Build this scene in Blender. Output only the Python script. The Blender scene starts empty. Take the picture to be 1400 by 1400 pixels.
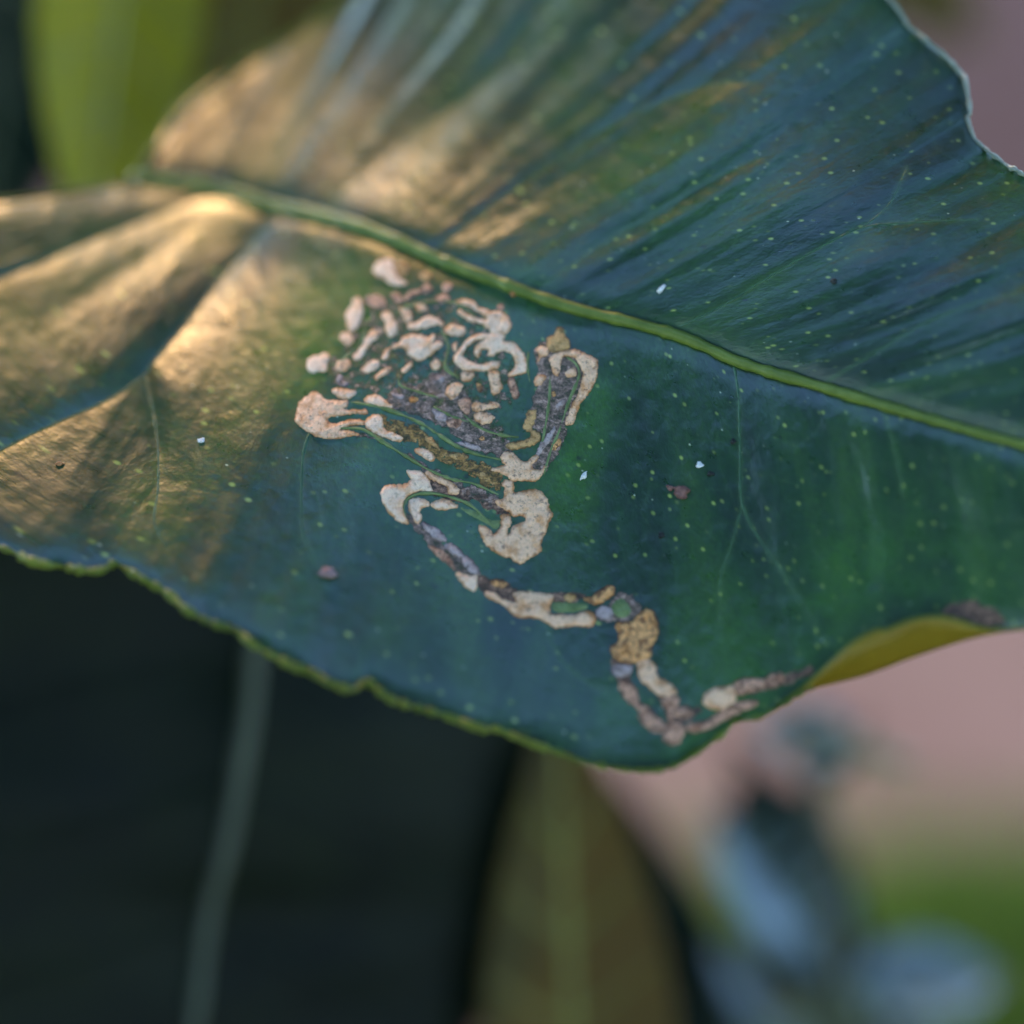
import bpy, bmesh, math, random
import numpy as np
from mathutils import Vector, Matrix
from mathutils.bvhtree import BVHTree
from mathutils.geometry import delaunay_2d_cdt

random.seed(7)
rng = np.random.default_rng(7)
sc = bpy.context.scene
col = sc.collection
R = math.radians

# ------------------------------------------------------------------ camera
PITCH = R(40)
FPX = 3500.0                    # focal length in photograph pixels (90 mm on 36 mm)
DIST = 0.2127                   # metres to the plane of focus
S = DIST / FPX                  # metres per photograph pixel at the plane of focus
FW = Vector((0, math.cos(PITCH), -math.sin(PITCH)))
RT = Vector((1, 0, 0))
UP = Vector((0, math.sin(PITCH), math.cos(PITCH)))
FOCUS = Vector((0, 0, 0.85))
EYE = FOCUS - FW * DIST
cam_d = bpy.data.cameras.new('camera')
cam = bpy.data.objects.new('camera', cam_d)
col.objects.link(cam)
cam.matrix_world = Matrix(((RT.x, UP.x, -FW.x, EYE.x), (RT.y, UP.y, -FW.y, EYE.y),
                           (RT.z, UP.z, -FW.z, EYE.z), (0, 0, 0, 1)))
cam_d.sensor_width = 36
cam_d.lens = 90
cam_d.clip_start = 0.005
cam_d.clip_end = 500
cam_d.dof.use_dof = True
cam_d.dof.focus_distance = DIST
cam_d.dof.aperture_fstop = 5.6
sc.camera = cam

# ------------------------------------------------------------------ sky, sun, exposure
SUN_DIR = Vector((-0.25, 0.871, 0.423)).normalized()      # towards the sun: behind the leaf, a little left
w = bpy.data.worlds.new('World')
sc.world = w
w.use_nodes = True
nt = w.node_tree
nt.nodes.clear()
sky = nt.nodes.new('ShaderNodeTexSky')
sky.sky_type = 'NISHITA'
sky.sun_disc = False
sky.dust_density = 0.1
sky.ozone_density = 4.0
sky.sun_elevation = math.asin(SUN_DIR.z)
sky.sun_rotation = math.atan2(SUN_DIR.x, SUN_DIR.y)
bg = nt.nodes.new('ShaderNodeBackground')
bg.inputs['Strength'].default_value = 0.15
wo = nt.nodes.new('ShaderNodeOutputWorld')
nt.links.new(sky.outputs[0], bg.inputs['Color'])
nt.links.new(bg.outputs[0], wo.inputs['Surface'])
sun_d = bpy.data.lights.new('sun', 'SUN')
sun_d.energy = 0.5
sun_d.angle = R(10)
sun_d.color = (1.0, 0.57, 0.21)
sun = bpy.data.objects.new('sun', sun_d)
col.objects.link(sun)
sun.rotation_euler = SUN_DIR.to_track_quat('Z', 'Y').to_euler()
sun.location = (-1, 1, 3)
sc.view_settings.view_transform = 'Standard'
sc.view_settings.look = 'None'
sc.view_settings.gamma = 1
sc.view_settings.exposure = 2.95
sc.render.engine = 'CYCLES'


# ------------------------------------------------------------------ helpers
def at(x, y, z=0.0):
    """A point on the ray of photograph pixel (x, y), z pixels behind the plane of focus."""
    d = FPX + z
    return EYE + (RT * ((x - 700) / FPX * d) + UP * (-(y - 700) / FPX * d) + FW * d) * S


def at_np(p):
    d = FPX + p[:, 2]
    X = (p[:, 0] - 700) / FPX * d
    Y = -(p[:, 1] - 700) / FPX * d
    return (np.array(EYE)[None] + S * (X[:, None] * np.array(RT) + Y[:, None] * np.array(UP) + d[:, None] * np.array(FW)))


def ground_at(x, y, h=0.0):
    r = RT * ((x - 700) / FPX) + UP * (-(y - 700) / FPX) + FW
    return EYE + r * ((EYE.z - h) / -r.z)


def mesh_obj(name, verts, faces, mat, parent=None, smooth=True):
    me = bpy.data.meshes.new(name)
    me.from_pydata([tuple(map(float, v)) for v in verts], [], [tuple(map(int, f)) for f in faces])
    if smooth:
        me.polygons.foreach_set('use_smooth', [True] * len(me.polygons))
    me.update()
    o = bpy.data.objects.new(name, me)
    col.objects.link(o)
    if mat:
        me.materials.append(mat)
    if parent:
        o.parent = parent
    return o


def grid_obj(name, P, mat, parent=None):
    """P: (n, m, 3) array."""
    n, m = P.shape[:2]
    idx = np.arange(n * m).reshape(n, m)
    f = np.stack([idx[:-1, :-1], idx[1:, :-1], idx[1:, 1:], idx[:-1, 1:]], -1).reshape(-1, 4)
    me = bpy.data.meshes.new(name)
    me.vertices.add(n * m)
    me.vertices.foreach_set('co', P.reshape(-1).astype(np.float32))
    me.loops.add(f.size)
    me.loops.foreach_set('vertex_index', f.reshape(-1).astype(np.int32))
    me.polygons.add(len(f))
    me.polygons.foreach_set('loop_start', np.arange(0, f.size, 4, dtype=np.int32))
    me.update(calc_edges=True)
    me.validate()
    me.polygons.foreach_set('use_smooth', [True] * len(me.polygons))
    o = bpy.data.objects.new(name, me)
    col.objects.link(o)
    me.materials.append(mat)
    if parent:
        o.parent = parent
    return o


def add_attr(o, name, data, kind='FLOAT'):
    a = o.data.attributes.new(name, kind, 'POINT')
    a.data.foreach_set('vector' if kind == 'FLOAT_VECTOR' else 'value', np.asarray(data, np.float32).reshape(-1))


def empty(name, loc):
    o = bpy.data.objects.new(name, None)
    col.objects.link(o)
    o.location = loc
    o.empty_display_size = 0.005
    return o


def tag(o, label, cat, group=None):
    o['label'] = label
    o['category'] = cat
    if group:
        o['group'] = group


def vnoise(x, y, seed=0):
    """Smooth value noise, -1..1."""
    g = np.random.default_rng(seed).uniform(-1, 1, (256, 256))
    xi = np.floor(x).astype(int); yi = np.floor(y).astype(int)
    fx = x - xi; fy = y - yi
    fx = fx * fx * (3 - 2 * fx); fy = fy * fy * (3 - 2 * fy)
    a = g[xi % 256, yi % 256]; b = g[(xi + 1) % 256, yi % 256]
    c = g[xi % 256, (yi + 1) % 256]; d = g[(xi + 1) % 256, (yi + 1) % 256]
    return (a * (1 - fx) + b * fx) * (1 - fy) + (c * (1 - fx) + d * fx) * fy


def catmull(pts, step, closed=False):
    pts = np.asarray(pts, float)
    n = len(pts)
    out = []
    rngi = range(n if closed else n - 1)
    for i in rngi:
        if closed:
            p0, p1, p2, p3 = pts[i - 1], pts[i], pts[(i + 1) % n], pts[(i + 2) % n]
        else:
            p1, p2 = pts[i], pts[i + 1]
            p0 = pts[i - 1] if i > 0 else 2 * p1 - p2
            p3 = pts[i + 2] if i + 2 < n else 2 * p2 - p1
        k = max(1, int(round(np.linalg.norm((p2 - p1)[:2]) / step)))
        for j in range(k):
            t = j / k
            out.append(0.5 * ((2 * p1) + (-p0 + p2) * t + (2 * p0 - 5 * p1 + 4 * p2 - p3) * t * t + (-p0 + 3 * p1 - 3 * p2 + p3) * t ** 3))
    if not closed:
        out.append(pts[-1])
    return np.array(out)


def seg_dist(P, line, closed=False):
    """Distance of points P (n,2) to a polyline, in chunks."""
    A = line[:, :2]
    B = np.roll(A, -1, 0) if closed else A[1:]
    if not closed:
        A = A[:-1]
    AB = B - A
    L2 = np.maximum((AB ** 2).sum(1), 1e-9)
    out = np.empty(len(P))
    ch = max(1, int(4e6 // max(1, len(A))))
    for i in range(0, len(P), ch):
        q = P[i:i + ch]
        ap = q[:, None, :] - A[None]
        t = np.clip((ap * AB[None]).sum(2) / L2[None], 0, 1)
        d = ap - t[..., None] * AB[None]
        out[i:i + ch] = np.sqrt((d ** 2).sum(2).min(1))
    return out


def inside(P, poly):
    x, y = P[:, 0], P[:, 1]
    r = np.zeros(len(P), bool)
    n = len(poly)
    j = n - 1
    for i in range(n):
        xi, yi = poly[i]; xj, yj = poly[j]
        if yi != yj:
            c = ((yi > y) != (yj > y)) & (x < (xj - xi) * (y - yi) / (yj - yi) + xi)
            r ^= c
        j = i
    return r


def tube(name, pts, radii, mat, parent=None, origin=None, seg=10, flat=None):
    """A tapered tube through world points; caps closed."""
    pts = [Vector(p) for p in pts]
    o0 = Vector(origin) if origin is not None else Vector((0, 0, 0))
    V, F = [], []
    n = len(pts)
    ref = Vector((0.3, 0.2, 0.9))
    for i, p in enumerate(pts):
        t = (pts[min(i + 1, n - 1)] - pts[max(i - 1, 0)]).normalized()
        s = t.cross(ref).normalized()
        u = s.cross(t)
        for k in range(seg):
            a = 2 * math.pi * k / seg
            V.append(p - o0 + (s * math.cos(a) + u * math.sin(a)) * radii[i])
    for i in range(n - 1):
        for k in range(seg):
            F.append((i * seg + k, i * seg + (k + 1) % seg, (i + 1) * seg + (k + 1) % seg, (i + 1) * seg + k))
    F.append(tuple(range(seg))[::-1])
    F.append(tuple(range((n - 1) * seg, n * seg)))
    return mesh_obj(name, V, F, mat, parent)


# ------------------------------------------------------------------ materials
def new_mat(name):
    m = bpy.data.materials.new(name)
    m.use_nodes = True
    m.node_tree.nodes.clear()
    return m, m.node_tree.nodes, m.node_tree.links


class NB:
    """Small node-building helper."""
    def __init__(self, name):
        self.m, self.n, self.l = new_mat(name)
        self.out = self.n.new('ShaderNodeOutputMaterial')

    def put(self, sock, v):
        if isinstance(v, bpy.types.NodeSocket):
            self.l.new(v, sock)
        elif v is not None:
            if hasattr(sock.default_value, '__len__') and not hasattr(v, '__len__'):
                sock.default_value = [v] * len(sock.default_value)
            elif hasattr(v, '__len__') and len(v) == 3 and len(sock.default_value) == 4:
                sock.default_value = (*v, 1)
            else:
                sock.default_value = v

    def attr(self, name, out='Fac'):
        a = self.n.new('ShaderNodeAttribute'); a.attribute_name = name
        return a.outputs[out]

    def obj(self):
        return self.n.new('ShaderNodeTexCoord').outputs['Object']

    def mapping(self, v, scale=(1, 1, 1), loc=(0, 0, 0), rot=(0, 0, 0)):
        k = self.n.new('ShaderNodeMapping')
        self.put(k.inputs['Vector'], v); k.inputs['Scale'].default_value = scale
        k.inputs['Location'].default_value = loc; k.inputs['Rotation'].default_value = rot
        return k.outputs[0]

    def noise(self, v, scale, detail=3, rough=0.55, dist=0.0):
        k = self.n.new('ShaderNodeTexNoise')
        self.put(k.inputs['Vector'], v); k.inputs['Scale'].default_value = scale
        k.inputs['Detail'].default_value = detail; k.inputs['Roughness'].default_value = rough
        k.inputs['Distortion'].default_value = dist
        return k.outputs['Fac']

    def voro(self, v, scale, feature='F1', rand=1.0):
        k = self.n.new('ShaderNodeTexVoronoi'); k.feature = feature
        self.put(k.inputs['Vector'], v); k.inputs['Scale'].default_value = scale
        k.inputs['Randomness'].default_value = rand
        return k

    def ramp(self, f, stops, interp='LINEAR'):
        k = self.n.new('ShaderNodeValToRGB'); k.color_ramp.interpolation = interp
        e = k.color_ramp.elements
        while len(e) < len(stops):
            e.new(0.5)
        for q, (p, c) in zip(e, stops):
            q.position = p
            q.color = (*c, 1) if hasattr(c, '__len__') else (c, c, c, 1)
        self.put(k.inputs[0], f)
        return k.outputs[0]

    def math(self, op, a, b=None, c=None, clamp=False):
        k = self.n.new('ShaderNodeMath'); k.operation = op; k.use_clamp = clamp
        for s, v in zip(k.inputs, (a, b, c)):
            self.put(s, v)
        return k.outputs[0]

    def mix(self, f, a, b, blend='MIX'):
        k = self.n.new('ShaderNodeMix'); k.data_type = 'RGBA'; k.blend_type = blend
        self.put(k.inputs[0], f); self.put(k.inputs[6], a); self.put(k.inputs[7], b)
        return k.outputs[2]

    def bump(self, h, strength, dist, normal=None):
        k = self.n.new('ShaderNodeBump')
        k.inputs['Strength'].default_value = strength; k.inputs['Distance'].default_value = dist
        self.put(k.inputs['Height'], h)
        if normal is not None:
            self.l.new(normal, k.inputs['Normal'])
        return k.outputs[0]

    def pbsdf(self, base, rough, normal=None, spec=0.5, ior=1.5, coat=0.0, coat_rough=0.2):
        k = self.n.new('ShaderNodeBsdfPrincipled')
        self.put(k.inputs['Base Color'], base); self.put(k.inputs['Roughness'], rough)
        self.put(k.inputs['Specular IOR Level'], spec)
        k.inputs['IOR'].default_value = ior
        k.inputs['Coat Weight'].default_value = coat; k.inputs['Coat Roughness'].default_value = coat_rough
        if normal is not None:
            self.l.new(normal, k.inputs['Normal'])
        return k

    def translucent(self, shader, color, fac):
        t = self.n.new('ShaderNodeBsdfTranslucent'); self.put(t.inputs[0], color)
        k = self.n.new('ShaderNodeMixShader'); self.put(k.inputs[0], fac)
        self.l.new(shader, k.inputs[1]); self.l.new(t.outputs[0], k.inputs[2])
        return k.outputs[0]

    def done(self, shader):
        self.l.new(shader, self.out.inputs['Surface'])
        return self.m


PXU = 0.01    # leaf coordinate: 1 unit = 100 px of the photograph (6 mm)


def mat_blade():
    b = NB('leaf_blade_green')
    co = b.attr('leafco', 'Vector')        # x along the midrib, y out along the lateral veins
    halo = b.attr('halo')
    vein = b.attr('vein')
    st = b.mapping(co, (1.0, 0.25, 1))
    n1 = b.noise(st, 1.1, 4, 0.6)
    n2 = b.noise(co, 6.0, 3, 0.6)
    base = b.ramp(n1, [(0.38, (0.004, 0.024, 0.006)), (0.50, (0.013, 0.063, 0.009)), (0.62, (0.040, 0.115, 0.007))])
    base = b.mix(b.math('MULTIPLY', n2, 0.5), base, (0.008, 0.042, 0.012))
    base = b.mix(halo, base, (0.060, 0.200, 0.007))
    base = b.mix(b.math('MULTIPLY', vein, 0.25), base, (0.16, 0.28, 0.06))
    # fine net of tertiary veins
    wob = b.mix(0.06, co, b.n_noise_col(co, 4.0))
    ve = b.voro(b.mapping(wob, (1.0, 0.6, 1)), 2.6, 'DISTANCE_TO_EDGE').outputs['Distance']
    net = b.ramp(ve, [(0.0, 1.0), (0.045, 0.0)])
    base = b.mix(b.math('MULTIPLY', net, 0.10), base, (0.10, 0.20, 0.05))
    mot = b.ramp(b.noise(b.mapping(co, (1, 0.7, 1), loc=(7, 3, 0)), 22.0, 4, 0.75), [(0.36, 0.0), (0.64, 1.0)])
    base = b.mix(b.math('MULTIPLY', mot, 0.55), base, (0.005, 0.022, 0.008))
    # oil glands: scattered pale dots
    v = b.voro(co, 5.0)
    dot = b.ramp(v.outputs['Distance'], [(0.06, 1.0), (0.19, 0.0)])
    pick = b.ramp(b.n_sep(v.outputs['Color'], 0), [(0.10, 0.15), (0.8, 1.0)])
    dot = b.math('MULTIPLY', dot, pick)
    base = b.mix(b.math('MULTIPLY', dot, 0.8), base, (0.42, 0.52, 0.09))
    v2 = b.voro(co, 5.5)
    dot2 = b.math('MULTIPLY', b.ramp(v2.outputs['Distance'], [(0.03, 1.0), (0.10, 0.0)]),
                  b.ramp(b.n_sep(v2.outputs['Color'], 1), [(0.66, 0.0), (0.80, 1.0)]))
    base = b.mix(b.math('MULTIPLY', dot2, 0.8), base, (0.60, 0.66, 0.40))
    v3 = b.voro(b.mapping(co, loc=(3.3, 1.7, 0)), 2.2)
    dk = b.math('MULTIPLY', b.ramp(v3.outputs['Distance'], [(0.03, 1.0), (0.09, 0.0)]),
                b.ramp(b.n_sep(v3.outputs['Color'], 2), [(0.80, 0.0), (0.84, 1.0)]))
    base = b.mix(b.math('MULTIPLY', dk, 0.8), base, (0.004, 0.012, 0.004))
    # fine relief: leather grain drawn out along the lateral veins
    g1 = b.noise(b.mapping(co, (1.0, 0.35, 1)), 9.0, 4, 0.62)
    g2 = b.voro(co, 16.0).outputs['Distance']
    g3 = b.noise(b.mapping(co, (1.0, 0.45, 1), loc=(3, 3, 3)), 26.0, 3, 0.65)
    hgt = b.math('ADD', b.math('MULTIPLY', g1, 1.0), b.math('ADD', b.math('MULTIPLY', g2, 0.15), b.math('MULTIPLY', g3, 0.42)))
    hgt = b.math('SUBTRACT', hgt, b.math('MULTIPLY', net, 0.05))
    nrm = b.bump(hgt, 0.33, 0.00020)
    rough = b.ramp(b.noise(co, 3.0, 4, 0.7), [(0.35, 0.27), (0.65, 0.36)])
    p = b.pbsdf(base, rough, nrm, 0.8, 1.56)
    tr = b.mix(halo, (0.035, 0.13, 0.008), (0.16, 0.42, 0.012))
    return b.done(b.translucent(p.outputs[0], tr, 0.16))


def n_sep(self, colsock, i):
    k = self.n.new('ShaderNodeSeparateColor')
    self.l.new(colsock, k.inputs[0])
    return k.outputs[i]


NB.n_sep = n_sep


def n_noise_col(self, v, scale):
    k = self.n.new('ShaderNodeTexNoise')
    self.put(k.inputs['Vector'], v); k.inputs['Scale'].default_value = scale
    return k.outputs['Color']


NB.n_noise_col = n_noise_col


def mat_simple_leaf(name, dark, light, trans, tfac, rough=0.38, spec=0.55, scale=60.0, ior=1.5):
    b = NB(name)
    co = b.obj()
    n = b.noise(co, scale, 4, 0.6)
    base = b.ramp(n, [(0.3, dark), (0.7, light)])
    g = b.noise(co, scale * 22, 3, 0.6)
    nrm = b.bump(g, 0.35, 0.0002)
    p = b.pbsdf(base, rough, nrm, spec, ior)
    return b.done(b.translucent(p.outputs[0], trans, tfac))


def mat_plain(name, dark, light, scale, rough=0.6, bump=0.3, bdist=0.0002, trans=None, tfac=0.0, spec=0.4):
    b = NB(name)
    co = b.obj()
    n = b.noise(co, scale, 5, 0.65)
    base = b.ramp(n, [(0.3, dark), (0.7, light)])
    nrm = b.bump(b.noise(co, scale * 3, 4, 0.6), bump, bdist)
    p = b.pbsdf(base, rough, nrm, spec)
    sh = p.outputs[0]
    if trans:
        sh = b.translucent(sh, trans, tfac)
    return b.done(sh)


def mat_blister(name, pale, mid, rim, speck, speck_amt=0.5, thr=0.56):
    b = NB(name)
    co = b.attr('leafco', 'Vector')
    edge = b.attr('edge')           # 1 at the torn rim, 0 inside
    n = b.noise(co, 5.0, 4, 0.6)
    base = b.ramp(n, [(0.36, mid), (0.50, pale), (0.64, tuple(min(1, c * 1.08) for c in pale))])
    blot = b.ramp(b.noise(b.mapping(co, loc=(5, 2, 1)), 11.0, 5, 0.7), [(thr, 0.0), (thr + 0.07, 1.0)])
    base = b.mix(b.math('MULTIPLY', blot, speck_amt), base, speck)
    fine = b.ramp(b.noise(b.mapping(co, loc=(1, 7, 2)), 30.0, 3, 0.7), [(0.56, 0.0), (0.63, 1.0)])
    base = b.mix(b.math('MULTIPLY', fine, speck_amt * 0.55), base, tuple(c * 0.6 for c in speck))
    en = b.math('ADD', edge, b.math('MULTIPLY', b.math('SUBTRACT', b.noise(b.mapping(co, loc=(2, 2, 6)), 5.5, 5, 0.7), 0.5), 2.6))
    base = b.mix(b.ramp(en, [(0.30, 0.0), (0.95, 0.9)]), base, rim)
    base = b.mix(b.ramp(en, [(1.15, 0.0), (1.5, 0.7)]), base, tuple(c * 0.35 for c in rim))
    h = b.math('ADD', b.noise(co, 20.0, 4, 0.7), b.math('MULTIPLY', b.voro(co, 26.0).outputs['Distance'], 0.5))
    nrm = b.bump(h, 0.7, 0.00022)
    p = b.pbsdf(base, 0.55, nrm, 0.35)
    return b.done(p.outputs[0])


def mat_scar(name, stops, scale=8.0, hole=0.5):
    b = NB(name)
    co = b.attr('leafco', 'Vector')
    edge = b.attr('edge')
    st = b.mapping(co, (1, 1.5, 1), rot=(0, 0, -0.5))
    n = b.noise(st, scale, 6, 0.75, 0.4)
    base = b.ramp(n, stops)
    n2 = b.ramp(b.noise(b.mapping(co, loc=(4, 9, 3)), scale * 3.3, 4, 0.75), [(0.50, 0.0), (0.60, 1.0)])
    base = b.mix(b.math('MULTIPLY', n2, 0.6), base, (0.035, 0.022, 0.013))
    h = b.noise(co, 24.0, 4, 0.7)
    nrm = b.bump(h, 0.9, 0.00025)
    p = b.pbsdf(base, 0.5, nrm, 0.4)
    # the stained skin is broken: the blade shows through the gaps
    gap = b.math('ADD', b.noise(b.mapping(co, loc=(8, 1, 5)), scale * 1.1, 6, 0.75), b.math('MULTIPLY', edge, 0.35))
    t = b.n.new('ShaderNodeBsdfTransparent')
    k = b.n.new('ShaderNodeMixShader')
    b.put(k.inputs[0], b.ramp(gap, [(hole, 0.0), (hole + 0.07, 1.0)]))
    b.l.new(p.outputs[0], k.inputs[1]); b.l.new(t.outputs[0], k.inputs[2])
    return b.done(k.outputs[0])


M = {}
M['blade'] = mat_blade()
M['midrib'] = mat_plain('midrib_green', (0.085, 0.13, 0.012), (0.20, 0.25, 0.04), 500, 0.42, 0.3, 0.0001, (0.2, 0.35, 0.03), 0.15)
M['vein'] = mat_plain('vein_green', (0.020, 0.070, 0.028), (0.050, 0.120, 0.045), 700, 0.42, 0.3, 0.0001)
M['margin'] = mat_plain('margin_yellow_green', (0.035, 0.07, 0.006), (0.21, 0.23, 0.025), 130, 0.40, 0.4, 0.0002, (0.45, 0.55, 0.04), 0.35)
M['margin_sheen'] = mat_plain('margin_sheen', (0.16, 0.20, 0.13), (0.34, 0.36, 0.27), 420, 0.35, 0.4, 0.0002, (0.3, 0.35, 0.1), 0.2)  # upper right rim: its lit sheen is put into the pale colour
M['under'] = mat_plain('leaf_underside_yellow', (0.26, 0.16, 0.006), (0.36, 0.26, 0.02), 160, 0.45, 0.3, 0.0002, (0.75, 0.50, 0.01), 0.40)
M['peach'] = mat_blister('blister_peach', (0.93, 0.54, 0.30), (0.72, 0.33, 0.13), (0.40, 0.14, 0.03), (0.20, 0.10, 0.06), 0.75)
M['white'] = mat_blister('blister_cream', (0.97, 0.63, 0.40), (0.88, 0.47, 0.23), (0.52, 0.20, 0.05), (0.34, 0.19, 0.12), 0.5)
M['orange'] = mat_blister('blister_orange', (0.86, 0.40, 0.13), (0.60, 0.22, 0.045), (0.06, 0.025, 0.012), (0.16, 0.06, 0.025), 0.85, 0.49)
M['pink'] = mat_blister('blister_dusty_pink', (0.68, 0.34, 0.19), (0.38, 0.16, 0.08), (0.10, 0.045, 0.025), (0.10, 0.045, 0.025), 0.85, 0.50)
M['lilac'] = mat_blister('skin_lilac_grey', (0.50, 0.36, 0.30), (0.26, 0.16, 0.12), (0.07, 0.05, 0.045), (0.05, 0.035, 0.03), 0.85)
M['tan'] = mat_blister('blister_tan', (0.62, 0.34, 0.12), (0.38, 0.18, 0.045), (0.09, 0.05, 0.015), (0.09, 0.055, 0.02), 0.65)
M['scar_green'] = mat_scar('scar_olive', [(0.36, (0.05, 0.10, 0.018)), (0.46, (0.085, 0.115, 0.03)), (0.53, (0.15, 0.11, 0.07)), (0.57, (0.30, 0.19, 0.13)), (0.61, (0.70, 0.42, 0.26))], hole=0.45)
M['scar_grey'] = mat_scar('scar_grey_brown', [(0.36, (0.045, 0.06, 0.02)), (0.45, (0.12, 0.085, 0.055)), (0.53, (0.28, 0.17, 0.12)), (0.62, (0.58, 0.36, 0.26))], hole=0.66)
M['scar_ochre'] = mat_scar('scar_ochre', [(0.36, (0.05, 0.045, 0.012)), (0.46, (0.18, 0.10, 0.025)), (0.54, (0.42, 0.21, 0.045)), (0.63, (0.62, 0.34, 0.11))], hole=0.58)
M['scar_dark'] = mat_scar('scar_dark_brown', [(0.36, (0.03, 0.03, 0.015)), (0.46, (0.10, 0.052, 0.030)), (0.54, (0.24, 0.12, 0.07)), (0.63, (0.50, 0.27, 0.16))], hole=0.74)
M['ridge'] = mat_plain('tunnel_ridge_green', (0.07, 0.11, 0.022), (0.24, 0.29, 0.10), 700, 0.45, 0.5, 0.0002)

# ------------------------------------------------------------------ ground, path, grass
M['earth'] = mat_plain('red_brown_earth', (0.045, 0.014, 0.008), (0.085, 0.030, 0.018), 6, 0.9, 0.6, 0.01)
M['path'] = mat_plain('pink_tan_path', (0.22, 0.108, 0.066), (0.31, 0.165, 0.105), 9, 0.85, 0.4, 0.004)
M['grass'] = mat_simple_leaf('grass_green', (0.09, 0.15, 0.03), (0.18, 0.26, 0.06), (0.20, 0.32, 0.04), 0.35, 0.5, 0.3, 30)

g = mesh_obj('ground', [(-150, -150, 0), (150, -150, 0), (150, 150, 0), (-150, 150, 0)], [(0, 1, 2, 3)], M['earth'], smooth=False)
g['kind'] = 'structure'

# pale path crossing behind the leaf, its edges uneven
def ground_strip(name, near_px, far_px, mat, h, n=60):
    a = catmull([ground_at(x, y)[:2] for x, y in near_px], 0.03)
    b_ = catmull([ground_at(x, y)[:2] for x, y in far_px], 0.03)
    def res(c, n):
        d = np.r_[0, np.cumsum(np.linalg.norm(np.diff(c, axis=0), axis=1))]
        t = np.linspace(0, d[-1], n)
        return np.stack([np.interp(t, d, c[:, k]) for k in range(2)], 1)
    a = res(a, n); b_ = res(b_, n)
    P = np.zeros((n, 6, 3))
    for j in range(6):
        t = j / 5
        P[:, j, :2] = a * (1 - t) + b_ * t
    P[:, 0, :2] += 0.012 * vnoise(np.arange(n) * 0.7, np.zeros(n), 3)[:, None]
    P[:, -1, :2] += 0.012 * vnoise(np.arange(n) * 0.7, np.ones(n) * 5, 3)[:, None]
    P[..., 2] = h
    o = grid_obj(name, P, mat)
    o['kind'] = 'structure'
    return o


ground_strip('path', [(-600, 1500), (600, 1290), (1000, 1200), (1400, 1120), (2600, 1000)],
             [(-600, 1000), (600, 760), (1000, 660), (1400, 600), (2600, 520)], M['path'], 0.004)

# short grass in front of the path
def make_grass():
    V, F = [], []
    r = random.Random(11)
    for i in range(22000):
        x = r.uniform(900, 2300); y = r.uniform(1180, 2300)
        lim = 1200 - (x - 1000) * 0.2 + 30 * math.sin(x * 0.013)
        if y < lim:
            continue
        p = ground_at(x, y)
        h = r.uniform(0.02, 0.05); a = r.uniform(0, 6.283); wd = r.uniform(0.0012, 0.0022)
        s = Vector((math.cos(a), math.sin(a), 0)); ln = Vector((-s.y, s.x, 0)) * r.uniform(-0.02, 0.02)
        k = len(V)
        V += [p - s * wd, p + s * wd, p + s * wd * 0.7 + ln * 0.4 + Vector((0, 0, h * 0.6)), p - s * wd * 0.7 + ln * 0.4 + Vector((0, 0, h * 0.6)), p + ln + Vector((0, 0, h))]
        F += [(k, k + 1, k + 2, k + 3), (k + 3, k + 2, k + 4)]
    o = mesh_obj('grass', V, F, M['grass'])
    o['kind'] = 'stuff'
    o['label'] = 'short green grass beside the pale path'
    o['category'] = 'grass'


make_grass()

# ------------------------------------------------------------------ the mined leaf: curves in photograph pixels
MID = [(190, 243), (215, 245), (290, 257), (365, 279), (430, 294), (500, 313), (560, 337), (600, 355), (650, 374), (700, 393), (750, 411), (800, 426),
       (860, 440), (915, 455), (960, 472), (1000, 491), (1050, 508), (1100, 522), (1200, 552), (1300, 581), (1400, 608), (1550, 645), (1750, 690), (2000, 745), (2250, 800)]
UPM = [(190, 243), (205, 212), (238, 158), (290, 112), (360, 75), (420, 35), (470, 0), (600, -90), (800, -170), (1000, -150), (1130, -75), (1212, -5), (1236, 26),
       (1243, 38), (1270, 58), (1298, 82), (1314, 102), (1318, 104), (1322, 122), (1326, 150), (1325, 158), (1322, 160), (1328, 180), (1336, 194), (1358, 212), (1383, 231), (1386, 230), (1430, 258),
       (1520, 290), (1700, 400), (2000, 610), (2250, 800)]
LOM = [(190, 243), (120, 258), (60, 268), (0, 276), (-150, 300), (-320, 380), (-420, 500), (-340, 610), (-160, 690), (0, 748), (45, 768), (90, 776), (125, 781), (146, 777), (158, 771),
       (190, 789), (230, 812), (255, 834), (290, 852), (322, 862), (350, 884), (400, 911), (425, 919), (460, 938), (485, 943), (498, 931), (508, 936), (535, 957), (585, 972), (615, 981), (665, 999), (676, 996),
       (730, 1018), (762, 1028), (800, 1043), (835, 1050), (870, 1054), (905, 1052), (930, 1043), (965, 1020), (990, 1002), (1003, 987), (1008, 985), (1040, 980), (1070, 963), (1110, 940),
       (1180, 922), (1250, 896), (1320, 873), (1370, 862), (1400, 859), (1550, 858), (1750, 850), (2000, 830), (2250, 800)]
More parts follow.
